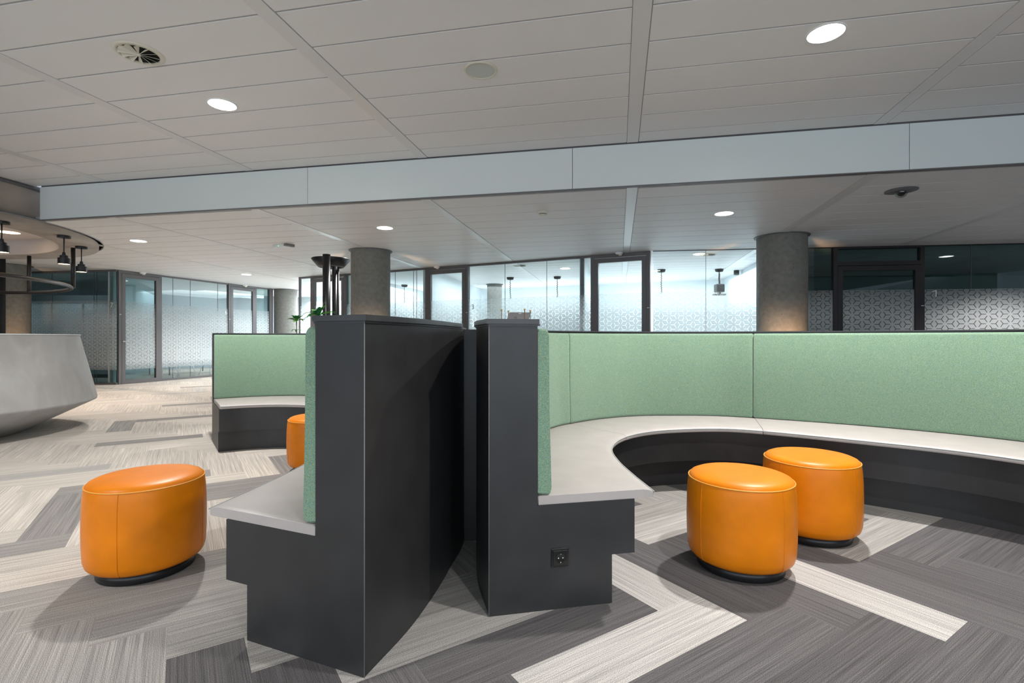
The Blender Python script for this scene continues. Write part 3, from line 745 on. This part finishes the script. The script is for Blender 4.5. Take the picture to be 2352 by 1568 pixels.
# connecting panel between the booths
mb = MB(); mb.quadprism([(-0.272, 2.80), (-0.181, 2.80), (-0.181, 2.83), (-0.272, 2.83)], 0, 1.170)
o = mb.build('joining_panel', M['black'], None, loc=(-0.225, 2.815, 0)); tag(o, 'narrow charcoal panel closing the gap between the two booths', 'panel')
# power socket on the right end panel
def socket():
    a = Rc[0]; d = Vector((.978, .205)).normalized(); n = Vector((d.y, -d.x))
    a = a + n * 0.0036
    T = Matrix(((d.x, n.x, 0, a.x), (d.y, n.y, 0, a.y), (0, 0, 1, 0), (0, 0, 0, 1)))
    k = (1286 - 1176) / FOC; t = (k * a.y - a.x) / (d.x - k * d.y)
    z = EYE - (1279 - HOR) / FOC * (a.y + d.y * t)
    s_ = 0.038
    mb = MB(); mb.box(t - s_, 0.0, z - s_, t + s_, 0.006, z + s_, 0, T)
    root = mb.build('power_socket', M['gloss_black'], right, bevel=0.003)
    mb = MB(); mb.box(t - s_ * .82, 0.004, z - s_ * .82, t + s_ * .82, 0.010, z + s_ * .82, 0, T)
    mb.build('socket_insert', M['gloss_black'], root, bevel=0.002)
    R = T @ Matrix.Translation((t, 0.0105, z)) @ Matrix.Rotation(-PI / 2, 4, 'X')
    mb = MB(); mb.lathe([(0.021, 0.0005), (0.019, -0.0005), (0.019, 0.0), (0, 0.0)], n=32, T=R)
    mb.build('socket_well', M['hole'], root)
    mb = MB()
    for dx, dz in ((-0.0095, 0), (0.0095, 0)):
        mb.lathe([(0, 0.0), (0.003, 0.0), (0.003, 0.0015), (0, 0.0015)], n=10, T=R @ Matrix.Translation((dx, dz, 0)))
    mb.box(-0.002, -0.019, 0, 0.002, -0.014, 0.002, 0, R); mb.box(-0.002, 0.014, 0, 0.002, 0.019, 0.002, 0, R)
    mb.build('socket_contact', M['chrome'], root)
socket()

# ------------------------------------------------------------------ orange stools
def stool(x, y, seam0, label):
    t = thing('leather_stool', (x, y, 0), label, 'stool', None)
    mb = MB(); mb.lathe([(0, 0.0), (0.192, 0.0), (0.2, 0.004), (0.2, 0.05), (0, 0.05)], x, y, 64); mb.build('base', M['blackmetal'], t)
    prof = [(0.0, 0.046), (0.195, 0.046), (0.222, 0.052), (0.238, 0.068), (0.246, 0.095), (0.2495, 0.16), (0.2505, 0.24), (0.249, 0.33), (0.2455, 0.39), (0.241, 0.425), (0.2385, 0.432)]
    body = MB(); body.lathe(prof, x, y, 72); b = body.build('leather_body', M['orange'], t)
    cam_a = math.atan2(-y, -x)
    for k in range(4):
        seam = MB()
        a = cam_a + math.radians(seam0 + 90 * k)
        seam.tube([(x + (r + 0.0002) * math.cos(a), y + (r + 0.0002) * math.sin(a), z) for r, z in prof[2:]], 0.0016, 6)
        seam.build('seam', M['orange'], b)
    top = MB(); top.lathe([(0.2385, 0.430), (0.236, 0.438), (0.228, 0.447), (0.21, 0.455), (0.17, 0.4615), (0.1, 0.4655), (0.0, 0.467)], x, y, 72)
    tp = top.build('seat_pad', M['orange'], t)
    pp = MB(); pp.tube([(x + 0.2405 * math.cos(2 * PI * k / 72), y + 0.2405 * math.sin(2 * PI * k / 72), 0.432) for k in range(72)], 0.0028, 8, closed=True)
    pp.build('piping', M['piping'], t)
    return t
stool(-1.786, 2.473, -26, 'orange leather drum stool alone on the pale carpet at the left')
stool(1.129, 2.501, -43, 'orange leather drum stool nearer the camera of the right-hand pair')
stool(1.71, 2.89, 54, 'orange leather drum stool behind its twin, beside the curved bench')
stool(-1.665, 4.34, 20, 'orange leather drum stool half hidden behind the near green pad')

# ------------------------------------------------------------------ reception desk
dx, dy = -6.80, 5.60
t = thing('reception_desk', (dx, dy, 0), 'round flared plaster reception desk at the left edge', 'desk')
mb = MB(); mb.lathe([(0.98, 0.0), (1.02, 0.002), (1.70, 0.345), (1.705, 0.37), (1.53, 1.145), (1.53, 1.165), (1.25, 1.165), (1.25, 0.75), (0.75, 0.75), (0.75, 0.0)], dx, dy, 96)
mb.build('body', M['plaster'], t)
mb = MB(); mb.lathe([(1.535, 1.158), (1.538, 1.165), (1.538, 1.171), (1.24, 1.171), (1.24, 1.160)], dx, dy, 96, smooth=False); mb.build('top_edge', M['white'], t)

# ring rail hung from the soffit
t = thing('ring_rail', (SC_.x, SC_.y, EYE + 0.89), 'black tubular ring hanging on rods below the round soffit', 'rail')
mb = MB(); mb.tube([(SC_.x + 2.62 * math.cos(2 * PI * k / 120), SC_.y + 2.62 * math.sin(2 * PI * k / 120), EYE + 0.89) for k in range(120)], 0.032, 12, closed=True)
mb.build('ring_tube', M['blackmetal'], t)
def ring_pt(px, front):
    k = (px - 1176) / FOC; R = 2.62
    a = 1 + k * k; b = -2 * (k * SC_.x + SC_.y); c = SC_.x ** 2 + SC_.y ** 2 - R * R
    dsc = max(0, b * b - 4 * a * c); Z = (-b + (-1 if front else 1) * math.sqrt(dsc)) / (2 * a)
    return Vector((k * Z, Z))
for px, fr in ((168, True), (67, False)):
    p = ring_pt(px, fr); mb = MB(); mb.tube([(p.x, p.y, EYE + 0.89), (p.x, p.y, zb)], 0.033, 12); mb.build('hanger_rod', M['blackmetal'], t)
# tall black post behind the desk
mb = MB(); p = Vector(((2 - 1176) / FOC * 10.55, 10.55)); mb.tube([(p.x, p.y, 0), (p.x, p.y, H_LO - 0.002)], 0.072, 16)
o = mb.build('support_post', M['matteblack'], None, loc=(p.x, p.y, 0)); tag(o, 'tall black round post at the left edge behind the desk', 'post')

# pendants under the soffit
def spot(parent, loc, power, size=0.08, ang=110, blend=0.5, color=(1, 0.96, 0.9), rot=(0, 0, 0)):
    l = bpy.data.lights.new('lamp_light', 'SPOT'); l.energy = power; l.spot_size = math.radians(ang); l.spot_blend = blend
    l.shadow_soft_size = size; l.color = color
    o = bpy.data.objects.new('lamp_light', l); COL.objects.link(o)
    if parent: o.parent = parent
    o.location = loc; o.rotation_euler = rot; return o
def pendant(px, py, drop, label):
    c = at(px, py, zb)
    t = thing('pendant_lamp', c, label, 'pendant lamp', 'pendants under the round soffit')
    x, y = c.x, c.y
    mb = MB(); mb.lathe([(0, zb), (0.085, zb), (0.085, zb - 0.035), (0, zb - 0.035)], x, y, 32, smooth=False); mb.build('canopy', M['blackmetal'], t)
    mb = MB(); mb.tube([(x, y, zb - 0.03), (x, y, zb - drop)], 0.008, 8); mb.build('cord', M['blackmetal'], t)
    z = zb - drop
    mb = MB(); mb.lathe([(0.0, z + 0.03), (0.02, z + 0.03), (0.022, z), (0.026, z), (0.026, z - 0.015), (0.052, z - 0.02), (0.052, z - 0.055), (0.078, z - 0.06), (0.078, z - 0.155), (0.074, z - 0.155), (0.074, z - 0.07), (0, z - 0.065)], x, y, 36, smooth=False); sh = mb.build('lamp_shade', M['blackmetal'], t)
    mb = MB(); mb.lathe([(0.0, z - 0.150), (0.073, z - 0.150)], x, y, 32); mb.build('bulb', M['lampwarm'], sh)
    spot(t, (0, 0, -drop - 0.17), 5, 0.05, 120, 0.6, (1, 0.62, 0.35))
pendant(147, 541, 0.29, 'black stepped pendant lamp in the middle of the visible three')
pendant(187, 566, 0.29, 'black stepped pendant lamp farthest right, past the hanging rod')
pendant(4, 508, 0.27, 'black stepped pendant lamp cut off by the left picture edge')

# ------------------------------------------------------------------ ceiling fittings
def downlight(x, y, z, power, label, group, warm=False, r=0.115, ang=125):
    t = thing('ceiling_downlight', (x, y, z), label, 'downlight', group)
    mb = MB(); mb.lathe([(r, z - 0.001), (r + 0.012, z - 0.001), (r + 0.010, z - 0.006), (r, z - 0.006)], x, y, 48, smooth=False); mb.build('trim_ring', M['white'], t)
    mb = MB(); mb.lathe([(r, z - 0.004), (0.0, z - 0.004)], x, y, 48, smooth=False); mb.build('diffuser', M['lampwarm' if warm else 'lamp'], t)
    spot(t, (0, 0, -0.03), power, 0.055, ang, 0.6, (1, 0.80, 0.62) if warm else (1, 0.975, 0.95))
    return t
g1 = 'downlights in the higher ceiling'; g2 = 'downlights in the lower ceiling'
downlight(2.20, 3.54, H_HI, 290, 'large bright round downlight at the upper right, in the higher ceiling', g1)
downlight(-2.65, 4.62, H_HI, 240, 'round downlight in the higher ceiling above the left stool', g1)
downlight(1.55, 1.25, H_HI, 130, 'round downlight in the higher ceiling just above the picture, before the right booth', g1)
downlight(1.25, -0.9, H_HI, 120, 'round downlight in the higher ceiling behind the camera to the right', g1)  # unseen lamp added as fill for the foreground
downlight(-3.6, 0.2, H_HI, 210, 'round downlight in the higher ceiling behind the camera to the left', g1)  # second added fill lamp, out of view
downlight(7.0, 2.4, H_HI, 210, 'round downlight in the higher ceiling beyond the right edge', g1)
for px, py, pw, lb in ((1663, 490, 130, 'round downlight in the lower ceiling left of the right-hand pillar'), (884, 523, 110, 'round downlight in the lower ceiling above the pillar by the lamp poles'),
                   (318, 553, 150, 'round downlight in the lower ceiling nearest the round soffit'), (566, 630, 240, 'small distant downlight in the lower ceiling toward the far pillar')):
    c = at(px, py, H_LO); downlight(c.x, c.y, H_LO, pw, lb, g2)
downlight(8.5, 7.55, H_LO, 170, 'round downlight in the lower ceiling beyond the right edge, before the dark front', g2)
downlight(at(20, 533, zr).x, at(20, 533, zr).y, zr, 150, 'warm round downlight inside the soffit recess', 'lamp in the soffit recess', warm=True, r=0.15)
def roomlight(px, py, label):
    c = at(px, py, H_LO); downlight(c.x, c.y, H_LO, 20, label, 'downlights in the meeting rooms')
roomlight(1606, 583, 'round downlight inside the brightest room, beside the vent')
roomlight(1298, 616, 'round downlight inside the room marked 3')

def vent(px, py, z, r, label):
    c = at(px, py, z); x, y = c.x, c.y
    t = thing('air_diffuser', (x, y, z), label, 'air vent')
    mb = MB(); mb.lathe([(r * 0.80, z - 0.002), (r * 0.80, z - 0.012), (r * 0.95, z - 0.008), (r, z - 0.001)], x, y, 56); mb.build('rim', M['offwhite'], t)
    mb = MB(); mb.lathe([(r * 0.80, z - 0.002), (0, z - 0.002)], x, y, 48, smooth=False); mb.build('throat', M['hole'], t)
    mb = MB(); mb.lathe([(0, z - 0.022), (r * 0.07, z - 0.022), (r * 0.07, z - 0.003)], x, y, 20); mb.build('hub', M['offwhite'], t)
    for k in range(12):
        a = 2 * PI * k / 12; T = Matrix.Translation((x, y, z - 0.011)) @ Matrix.Rotation(a, 4, 'Z') @ Matrix.Rotation(math.radians(32), 4, 'X')
        m2 = MB(); m2.add([T @ Vector(p) for p in ((r * 0.06, -0.003, 0), (r * 0.79, -0.02, 0), (r * 0.79, 0.02, 0), (r * 0.06, 0.003, 0), (r * 0.06, -0.003, 0.0012), (r * 0.79, -0.02, 0.0012), (r * 0.79, 0.02, 0.0012), (r * 0.06, 0.003, 0.0012))],
                        [(0, 3, 2, 1), (4, 5, 6, 7), (0, 1, 5, 4), (1, 2, 6, 5), (2, 3, 7, 6), (3, 0, 4, 7)])
        m2.build('blade', M['offwhite'], t)
vent(319, 122, H_HI, 0.165, 'round cream swirl air vent in the higher ceiling at upper left')
vent(1627, 584, H_LO, 0.16, 'round air vent inside the brightest room')
vent(1194, 609, H_LO, 0.16, 'round air vent inside the room marked 3')
c = at(1104, 161, H_HI); t = thing('ceiling_speaker', c, 'flat round ceiling speaker in the higher ceiling, left of the middle runner', 'speaker')
mb = MB(); mb.lathe([(0.113, H_HI - 0.002), (0.115, H_HI - 0.010), (0.13, H_HI - 0.008), (0.136, H_HI - 0.001)], c.x, c.y, 56); mb.build('rim', M['offwhite'], t)
mb = MB(); mb.lathe([(0.114, H_HI - 0.006), (0, H_HI - 0.007)], c.x, c.y, 56); mb.build('grille', M['speaker'], t)
c = at(1246, 486, H_LO); t = thing('smoke_detector', c, 'small cream smoke detector on the lower ceiling', 'smoke detector')
z = H_LO
mb = MB(); mb.lathe([(0, z - 0.001), (0.075, z - 0.001), (0.075, z - 0.012), (0.066, z - 0.030), (0.0, z - 0.030)], c.x, c.y, 40); mb.build('housing', M['offwhite'], t)
mb = MB(); mb.lathe([(0.05, z - 0.030), (0.05, z - 0.038), (0, z - 0.038)], c.x, c.y, 32, smooth=False); mb.build('sensor_slot', M['hole'], t)
mb = MB(); mb.lathe([(0.0, z - 0.038), (0.054, z - 0.038), (0.045, z - 0.052), (0, z - 0.053)], c.x, c.y, 32); mb.build('sensor_cap', M['offwhite'], t)
c = at(2070, 437, H_LO); t = thing('dome_camera', c, 'dark dome security camera on the lower ceiling at upper right', 'camera')
mb = MB(); mb.lathe([(0, z - 0.001), (0.158, z - 0.001), (0.158, z - 0.007), (0.07, z - 0.018), (0, z - 0.018)], c.x, c.y, 48); mb.build('mounting_plate', M['greymetal'], t)
mb = MB(); mb.lathe([(0.066 * math.cos(a), z - 0.018 - 0.066 * math.sin(a)) for a in [PI / 2 * k / 10 for k in range(11)]], c.x, c.y, 40); mb.build('dome', M['dome'], t)
mb = MB(); mb.lathe([(0.045 * math.cos(a), z - 0.016 - 0.05 * math.sin(a)) for a in [PI / 2 * k / 8 for k in range(9)]], c.x, c.y, 30); mb.build('camera_head', M['gloss_black'], t)
c = at(652, 562, H_LO); t = thing('wireless_access_point', c, 'flat white wireless access point on the lower ceiling, left of the lamp poles', 'access point')
T = Matrix.Translation((c.x, c.y, z)) @ Matrix.Rotation(math.radians(-30), 4, 'Z')
mb = MB(); mb.box(-0.19, -0.10, -0.045, 0.12, 0.10, -0.001, 0, T); mb.build('housing', M['white'], t, bevel=0.008)
mb = MB(); mb.box(0.12, -0.09, -0.045, 0.18, 0.09, -0.001, 0, T); mb.build('bracket', M['greyplastic'], t, bevel=0.004)
mb = MB(); mb.box(-0.02, -0.104, -0.04, -0.005, -0.099, -0.03, 0, T); mb.build('status_light', M['led_green'], t)
# motion sensors above the doors
def sensor(p, label):
    t = thing('motion_sensor', (p.x, p.y, H_LO), label, 'motion sensor', 'white sensors above the glass doors')
    n = (-Vector((p.x, p.y))).normalized()
    q = p + n * 0.12
    mb = MB(); mb.lathe([(0, H_LO - 0.001), (0.08, H_LO - 0.001), (0.075, H_LO - 0.02), (0.055, H_LO - 0.035), (0, H_LO - 0.038)], q.x, q.y, 24); mb.build('housing', M['white'], t)
    mb = MB(); mb.lathe([(0.04, H_LO - 0.035), (0.033, H_LO - 0.058), (0, H_LO - 0.066)], q.x + 0.02, q.y, 18); mb.build('lens', M['offwhite'], t)
sensor(G(1422), 'small white motion sensor above the middle glass door')
sensor(G(1003), 'small white motion sensor above the door left of number 3')
sensor(Dd(328), 'small white motion sensor above the door with chrome lever')
sensor(Dd(563), 'small white motion sensor above the door right of number 6')

# ------------------------------------------------------------------ things in and before the glazed rooms
def cord_thing(px, py, length, label, head=False):
    c = at(px, py, H_LO); x, y = c.x, c.y
    t = thing('hanging_projector' if head else 'hanging_cable', c, label, 'projector' if head else 'cable', None if head else 'twisted cables hanging in the meeting rooms')
    mb = MB(); mb.lathe([(0, H_LO - 0.001), (0.10, H_LO - 0.001), (0.085, H_LO - 0.06), (0.03, H_LO - 0.07), (0, H_LO - 0.07)], x, y, 24); mb.build('canopy', M['darkgrey'], t)
    mb = MB(); pts = []
    for k in range(140):
        f = k / 139; a = f * 60
        rr = 0.011 if f > 0.15 else 0.0
        pts.append((x + rr * math.cos(a) + 0.006 * math.sin(f * 9) * f, y + rr * math.sin(a), H_LO - 0.06 - length * f))
    mb.tube(pts, 0.008 if not head else 0.012, 6); mb.build('twisted_cord', M['darkgrey'], t)
    if head:
        zz = H_LO - 0.06 - length
        mb = MB(); mb.box(x - 0.10, y - 0.09, zz - 0.20, x + 0.10, y + 0.09, zz + 0.0); mb.build('projector_body', M['darkgrey'], t, bevel=0.02)
        mb = MB(); mb.box(x - 0.14, y - 0.07, zz - 0.27, x + 0.14, y + 0.07, zz - 0.235); mb.box(x - 0.03, y - 0.03, zz - 0.24, x + 0.03, y + 0.03, zz - 0.19); mb.build('bottom_plate', M['darkgrey'], t)
cord_thing(929, 654, 0.50, 'dark twisted cable hanging in the room behind the pillar')
cord_thing(1172, 637, 0.52, 'dark twisted cable at the left inside the room marked 3')
cord_thing(1280, 635, 0.50, 'dark twisted cable at the right inside the room marked 3')
cord_thing(1519, 619, 0.52, 'dark twisted cable in the brightest room')
cord_thing(1652, 618, 0.30, 'dark box-shaped projector hanging in the brightest room', True)
def wall_speaker(px, py, Zd, label):
    x = (px - 1176) / FOC * Zd; zc = EYE + (HOR - py) / FOC * Zd
    mb = MB(); mb.box(x - 0.05, Zd - 0.06, zc - 0.06, x + 0.05, Zd + 0.04, zc + 0.06)
    o = mb.build('wall_speaker', M['darkgrey'], None, loc=(x, Zd, zc), bevel=0.012); tag(o, label, 'speaker')
wall_speaker(1691, 626, 12.4, 'small dark wall speaker high in the brightest room')
wall_speaker(1044, 643, 14.4, 'small dark wall speaker behind the door left of number 3')

# lamp post with twin poles behind the left booth
lx, ly = -2.52, 7.15
t = thing('twin_pole_lamp', (lx, ly, 0), 'twin black poles carrying a dished ring lamp, left of the pillar', 'floor lamp')
def col(px, Z): return (px - 1176) / FOC * Z
za = EYE + (HOR - 586) / FOC * 7.0
mb = MB(); mb.tube([(col(750, 6.93), 6.93, 0.03), (col(750, 6.93), 6.93, za)], 0.052, 20); mb.build('pole', M['blackmetal'], t)
zb2 = EYE + (HOR - 603) / FOC * 7.3
mb = MB(); mb.tube([(col(769, 7.3), 7.3, 0.03), (col(769, 7.3), 7.3, zb2)], 0.038, 20); mb.build('pole', M['blackmetal'], t)
mb = MB(); mb.tube([(col(777, 7.25), 7.25, 0.03), (col(777, 7.25), 7.25, zb2 - 0.05)], 0.014, 12); mb.build('cable_tube', M['blackmetal'], t)
rx = col(760, 7.27); zr2 = EYE + (HOR - 596) / FOC * 7.27
mb = MB(); mb.lathe([(0.262, zr2 + 0.010), (0.268, zr2), (0.19, zr2 - 0.095), (0.175, zr2 - 0.105), (0.165, zr2 - 0.09), (0.20, zr2 - 0.02), (0.235, zr2 + 0.008)], rx, 7.27, 56)
sh = mb.build('lamp_dish', M['blackmetal'], t)
mb = MB(); mb.tube([(rx + 0.168 * math.cos(2 * PI * k / 40), 7.27 + 0.168 * math.sin(2 * PI * k / 40), zr2 - 0.100) for k in range(40)], 0.014, 8, closed=True); mb.build('light_ring', M['greymetal'], sh)
for k in range(3):
    a = 0.5 + k * 2.1; mb = MB(); mb.tube([(rx, 7.27, zr2 - 0.04), (rx + 0.2 * math.cos(a), 7.27 + 0.2 * math.sin(a), zr2 - 0.05)], 0.008, 8); mb.build('spoke', M['blackmetal'], t)
mb = MB(); mb.lathe([(0, 0), (0.30, 0), (0.30, 0.03), (0, 0.03)], lx, ly, 40, smooth=False); mb.build('base', M['blackmetal'], t)

# plants
def leaf(mb, base, dirv, length, width, droop, seg=7):
    d = Vector((dirv[0], dirv[1], 0)).normalized(); side = Vector((-d.y, d.x, 0)); rise = dirv[2]
    vs = []; fs = []
    for i in range(seg + 1):
        f = i / seg
        p = Vector(base) + d * length * f * math.cos(rise) * (1 - 0.12 * f) + Vector((0, 0, length * (f * math.sin(rise) - droop * f * f)))
        wd = width * math.sin(PI * min(1, f * 0.9 + 0.1)) * (1 - f * 0.2) * 0.5
        vs += [p - side * wd + Vector((0, 0, wd * 0.35)), p, p + side * wd + Vector((0, 0, wd * 0.35))]
    for i in range(seg):
        for k in range(2): fs.append((i * 3 + k, i * 3 + k + 1, i * 3 + k + 4, i * 3 + k + 3))
    mb.add(vs, fs, 0, True)
def plant(x, y, hgt, nleaf, ll, lw, label, potr, poth, droop=0.5, extra=(), lower=0):
    t = thing('potted_dracaena', (x, y, 0), label, 'plant')
    mb = MB(); mb.lathe([(0, 0), (potr * 0.75, 0), (potr, poth), (potr * 0.92, poth), (potr * 0.9, poth - 0.03), (0, poth - 0.03)], x, y, 32, smooth=False); mb.build('pot', M['pot'], t)
    mb = MB(); mb.lathe([(potr * 0.9, poth - 0.028), (0, poth - 0.02)], x, y, 24); mb.build('soil', M['soil'], t)
    mb = MB(); mb.tube([(x, y, poth - 0.05), (x + 0.01, y, (poth + hgt) / 2), (x, y, hgt + 0.02)], 0.009, 8); mb.build('stem', M['stem'], t)
    mb = MB()
    for k in range(nleaf):
        a = k * 2.4 + random.uniform(-.2, .2); r = random.uniform(0.2, 1.25)
        leaf(mb, (x, y, hgt - 0.03 * random.random()), (math.cos(a), math.sin(a), r), ll * random.uniform(0.8, 1.15), lw, droop * random.uniform(0.6, 1.2))
    for k in range(lower):
        a = k * 2.1; leaf(mb, (x, y, hgt - 0.16), (math.cos(a), math.sin(a), 0.6), ll * 0.7, lw * 0.8, 0.8)
    for a, r, l_, w_, dr in extra: leaf(mb, (x, y, hgt), (math.cos(a), math.sin(a), r), l_, w_, dr)
    mb.build('foliage', M['leaf'], t)
plant(col(681, 7.6), 7.6, 1.40, 26, 0.19, 0.046, 'small spiky green plant just above the far booth rail', 0.14, 0.35, 0.4, lower=7)
plant(col(728, 6.6), 6.6, 1.41, 16, 0.25, 0.07, 'broad leaved green plant at the foot of the twin poles', 0.16, 0.40, 0.6,
      extra=((PI * 0.97, 0.7, 0.36, 0.03, 0.75), (PI * 1.05, 0.35, 0.30, 0.03, 0.9), (-0.2, 0.35, 0.34, 0.06, 0.25), (0.3, 0.5, 0.36, 0.06, 0.35), (0.5, 1.1, 0.26, 0.055, 0.1), (-0.4, 0.9, 0.3, 0.055, 0.3)))

# display stand seen above the right cap
dz = 5.0
t = thing('display_stand', (col(1195, dz), dz, 0), 'grey bowed panel with brass pins, just above the right booth cap', 'stand')
def hz(py): return EYE + (HOR - py) / FOC * dz
pl = MB(); xa, xb = col(1162, dz), col(1212, dz); xa2, xb2 = col(1170, dz), col(1221, dz); vs = []; fs = []
for i in range(9):
    f = i / 8; zz = hz(735) - 0.10 + (hz(716.5) - hz(735) + 0.10) * f
    xl = xa - 0.03 + (xa2 - xa + 0.03) * f; xr = xb - 0.03 + (xb2 - xb + 0.03) * f; yy = dz - 0.05 + 0.10 * f * f
    vs += [(xl, yy, zz), (xr, yy, zz), (xl, yy + 0.006, zz), (xr, yy + 0.006, zz)]
for i in range(8):
    a = i * 4; b = a + 4
    fs += [(a, a + 1, b + 1, b), (a + 2, b + 2, b + 3, a + 3), (a, b, b + 2, a + 2), (a + 1, a + 3, b + 3, b + 1)]
fs += [(0, 2, 3, 1), (32, 33, 35, 34)]
pl.add(vs, fs); p = pl.build('bowed_panel', M['greyplastic'], t)
mb = MB(); mb.box(col(1191.5, dz), dz + 0.035, hz(722), col(1198, dz), dz + 0.038, hz(718.5)); mb.build('sticker', M['white'], p)
for px, py in ((1152.5, 711), (1167.5, 712.5), (1204.5, 710), (1218.5, 711.5)):
    x = col(px, dz); zt = hz(py); y = dz + (0.055 if px in (1167.5, 1218.5) else -0.06)
    mb = MB(); mb.tube([(x, y, 0.02), (x, y, zt - 0.02)], 0.0035, 8); mb.lathe([(0.0035, zt - 0.022), (0.012, zt), (0, zt)], x, y, 16); mb.build('pin_rod', M['brass'], t)
mb = MB(); mb.box(col(1150, dz), dz - 0.12, 0, col(1222, dz), dz + 0.12, 0.02); mb.build('base', M['blackmetal'], t)
mb = MB(); mb.box(col(1150, dz), dz - 0.07, hz(735) - 0.12, col(1222, dz), dz + 0.07, hz(735) - 0.10); mb.build('shelf', M['greyplastic'], t)

# furniture glimpsed under the film on the left: table and white-legged chairs
def side_chair(x, y, rz, label):
    t = thing('side_chair', (x, y, 0), label, 'chair', 'white-legged chairs in office 6')
    T = Matrix.Translation((x, y, 0)) @ Matrix.Rotation(rz, 4, 'Z')
    mb = MB(); mb.box(-0.22, -0.22, 0.44, 0.22, 0.22, 0.47, 0, T); mb.build('seat', M['shell'], t, bevel=0.02)
    mb = MB(); mb.box(-0.21, 0.19, 0.47, 0.21, 0.22, 0.82, 0, T); mb.build('backrest', M['shell'], t, bevel=0.01)
    for sx in (-1, 1):
        for sy in (-1, 1):
            mb = MB(); mb.tube([T @ Vector((sx * 0.13, sy * 0.13, 0.445)), T @ Vector((sx * 0.23, sy * 0.23, 0.008))], 0.010, 8); mb.build('leg', M['shell'], t)
side_chair(-9.75, 14.3, 0.3, 'white-legged chair nearest the glass behind door 6')
side_chair(-9.6, 14.9, 2.1, 'white-legged chair in the middle of office 6')
side_chair(-9.35, 15.7, 1.2, 'white-legged chair farthest along in office 6')
def meeting_table(x, y, w_, d_, rz, label):
    t = thing('meeting_table', (x, y, 0), label, 'table')
    T = Matrix.Translation((x, y, 0)) @ Matrix.Rotation(rz, 4, 'Z')
    mb = MB(); mb.box(-w_ / 2, -d_ / 2, 0.71, w_ / 2, d_ / 2, 0.74, 0, T); mb.build('tabletop', M['shell'], t)
    for sx in (-1, 1):
        for sy in (-1, 1):
            mb = MB(); mb.tube([T @ Vector((sx * (w_ / 2 - 0.08), sy * (d_ / 2 - 0.08), 0.0)), T @ Vector((sx * (w_ / 2 - 0.08), sy * (d_ / 2 - 0.08), 0.715))], 0.02, 8); mb.build('leg', M['frame'], t)
meeting_table(-10.55, 16.4, 1.0, 2.0, -0.32, 'meeting table inside office 6 behind the frosted film')
meeting_table(0.3, 13.3, 2.0, 1.0, -0.4, 'meeting table inside the room marked 3')
meeting_table(4.0, 12.2, 1.8, 1.0, -0.2, 'meeting table inside the brightest room')
# dark cupboard with pale front in office 7
t = thing('storage_cupboard', (-12.7, 14.6, 0), 'dark cupboard with pale doors seen through the glass marked 7', 'cupboard')
mb = MB(); mb.box(-14.1, 14.4, 0, -11.3, 14.9, 2.35); mb.build('carcass', M['frame'], t)
for k in range(3):
    mb = MB(); mb.box(-13.98 + k * 0.9, 14.375, 0.1, -13.14 + k * 0.9, 14.399, 2.1); mb.build('door', M['wallgrey'], t)

# warm uplighters washing the pillar feet
def uplighter(px_, py_, tx, ty, label, pw=110):
    t = thing('floor_uplighter', (px_, py_, 0), label, 'uplighter', 'warm uplighters at the pillars')
    mb = MB(); mb.lathe([(0, 0), (0.07, 0), (0.07, 0.10), (0.06, 0.10), (0.06, 0.085), (0, 0.085)], px_, py_, 24, smooth=False); mb.build('housing', M['blackmetal'], t)
    mb = MB(); mb.lathe([(0.058, 0.09), (0, 0.09)], px_, py_, 24, smooth=False); mb.build('lens', M['lampwarm'], t)
    d = Vector((tx - px_, ty - py_, 0.72)); q = d.to_track_quat('-Z', 'Y')
    l = spot(t, (0, 0, 0.13), pw, 0.05, 44, 1.0, (1, 0.58, 0.30)); l.rotation_euler = q.to_euler()
uplighter(4.10, 7.25, 4.30, 7.92, 'warm floor uplighter in front of the right-hand pillar', 230)
uplighter(-2.55, 8.65, -2.65, 9.29, 'warm floor uplighter in front of the pillar by the lamp poles', 240)
uplighter(-10.55, 10.75, -11.0, 11.2, 'warm floor uplighter in front of the pillar behind the desk', 60)
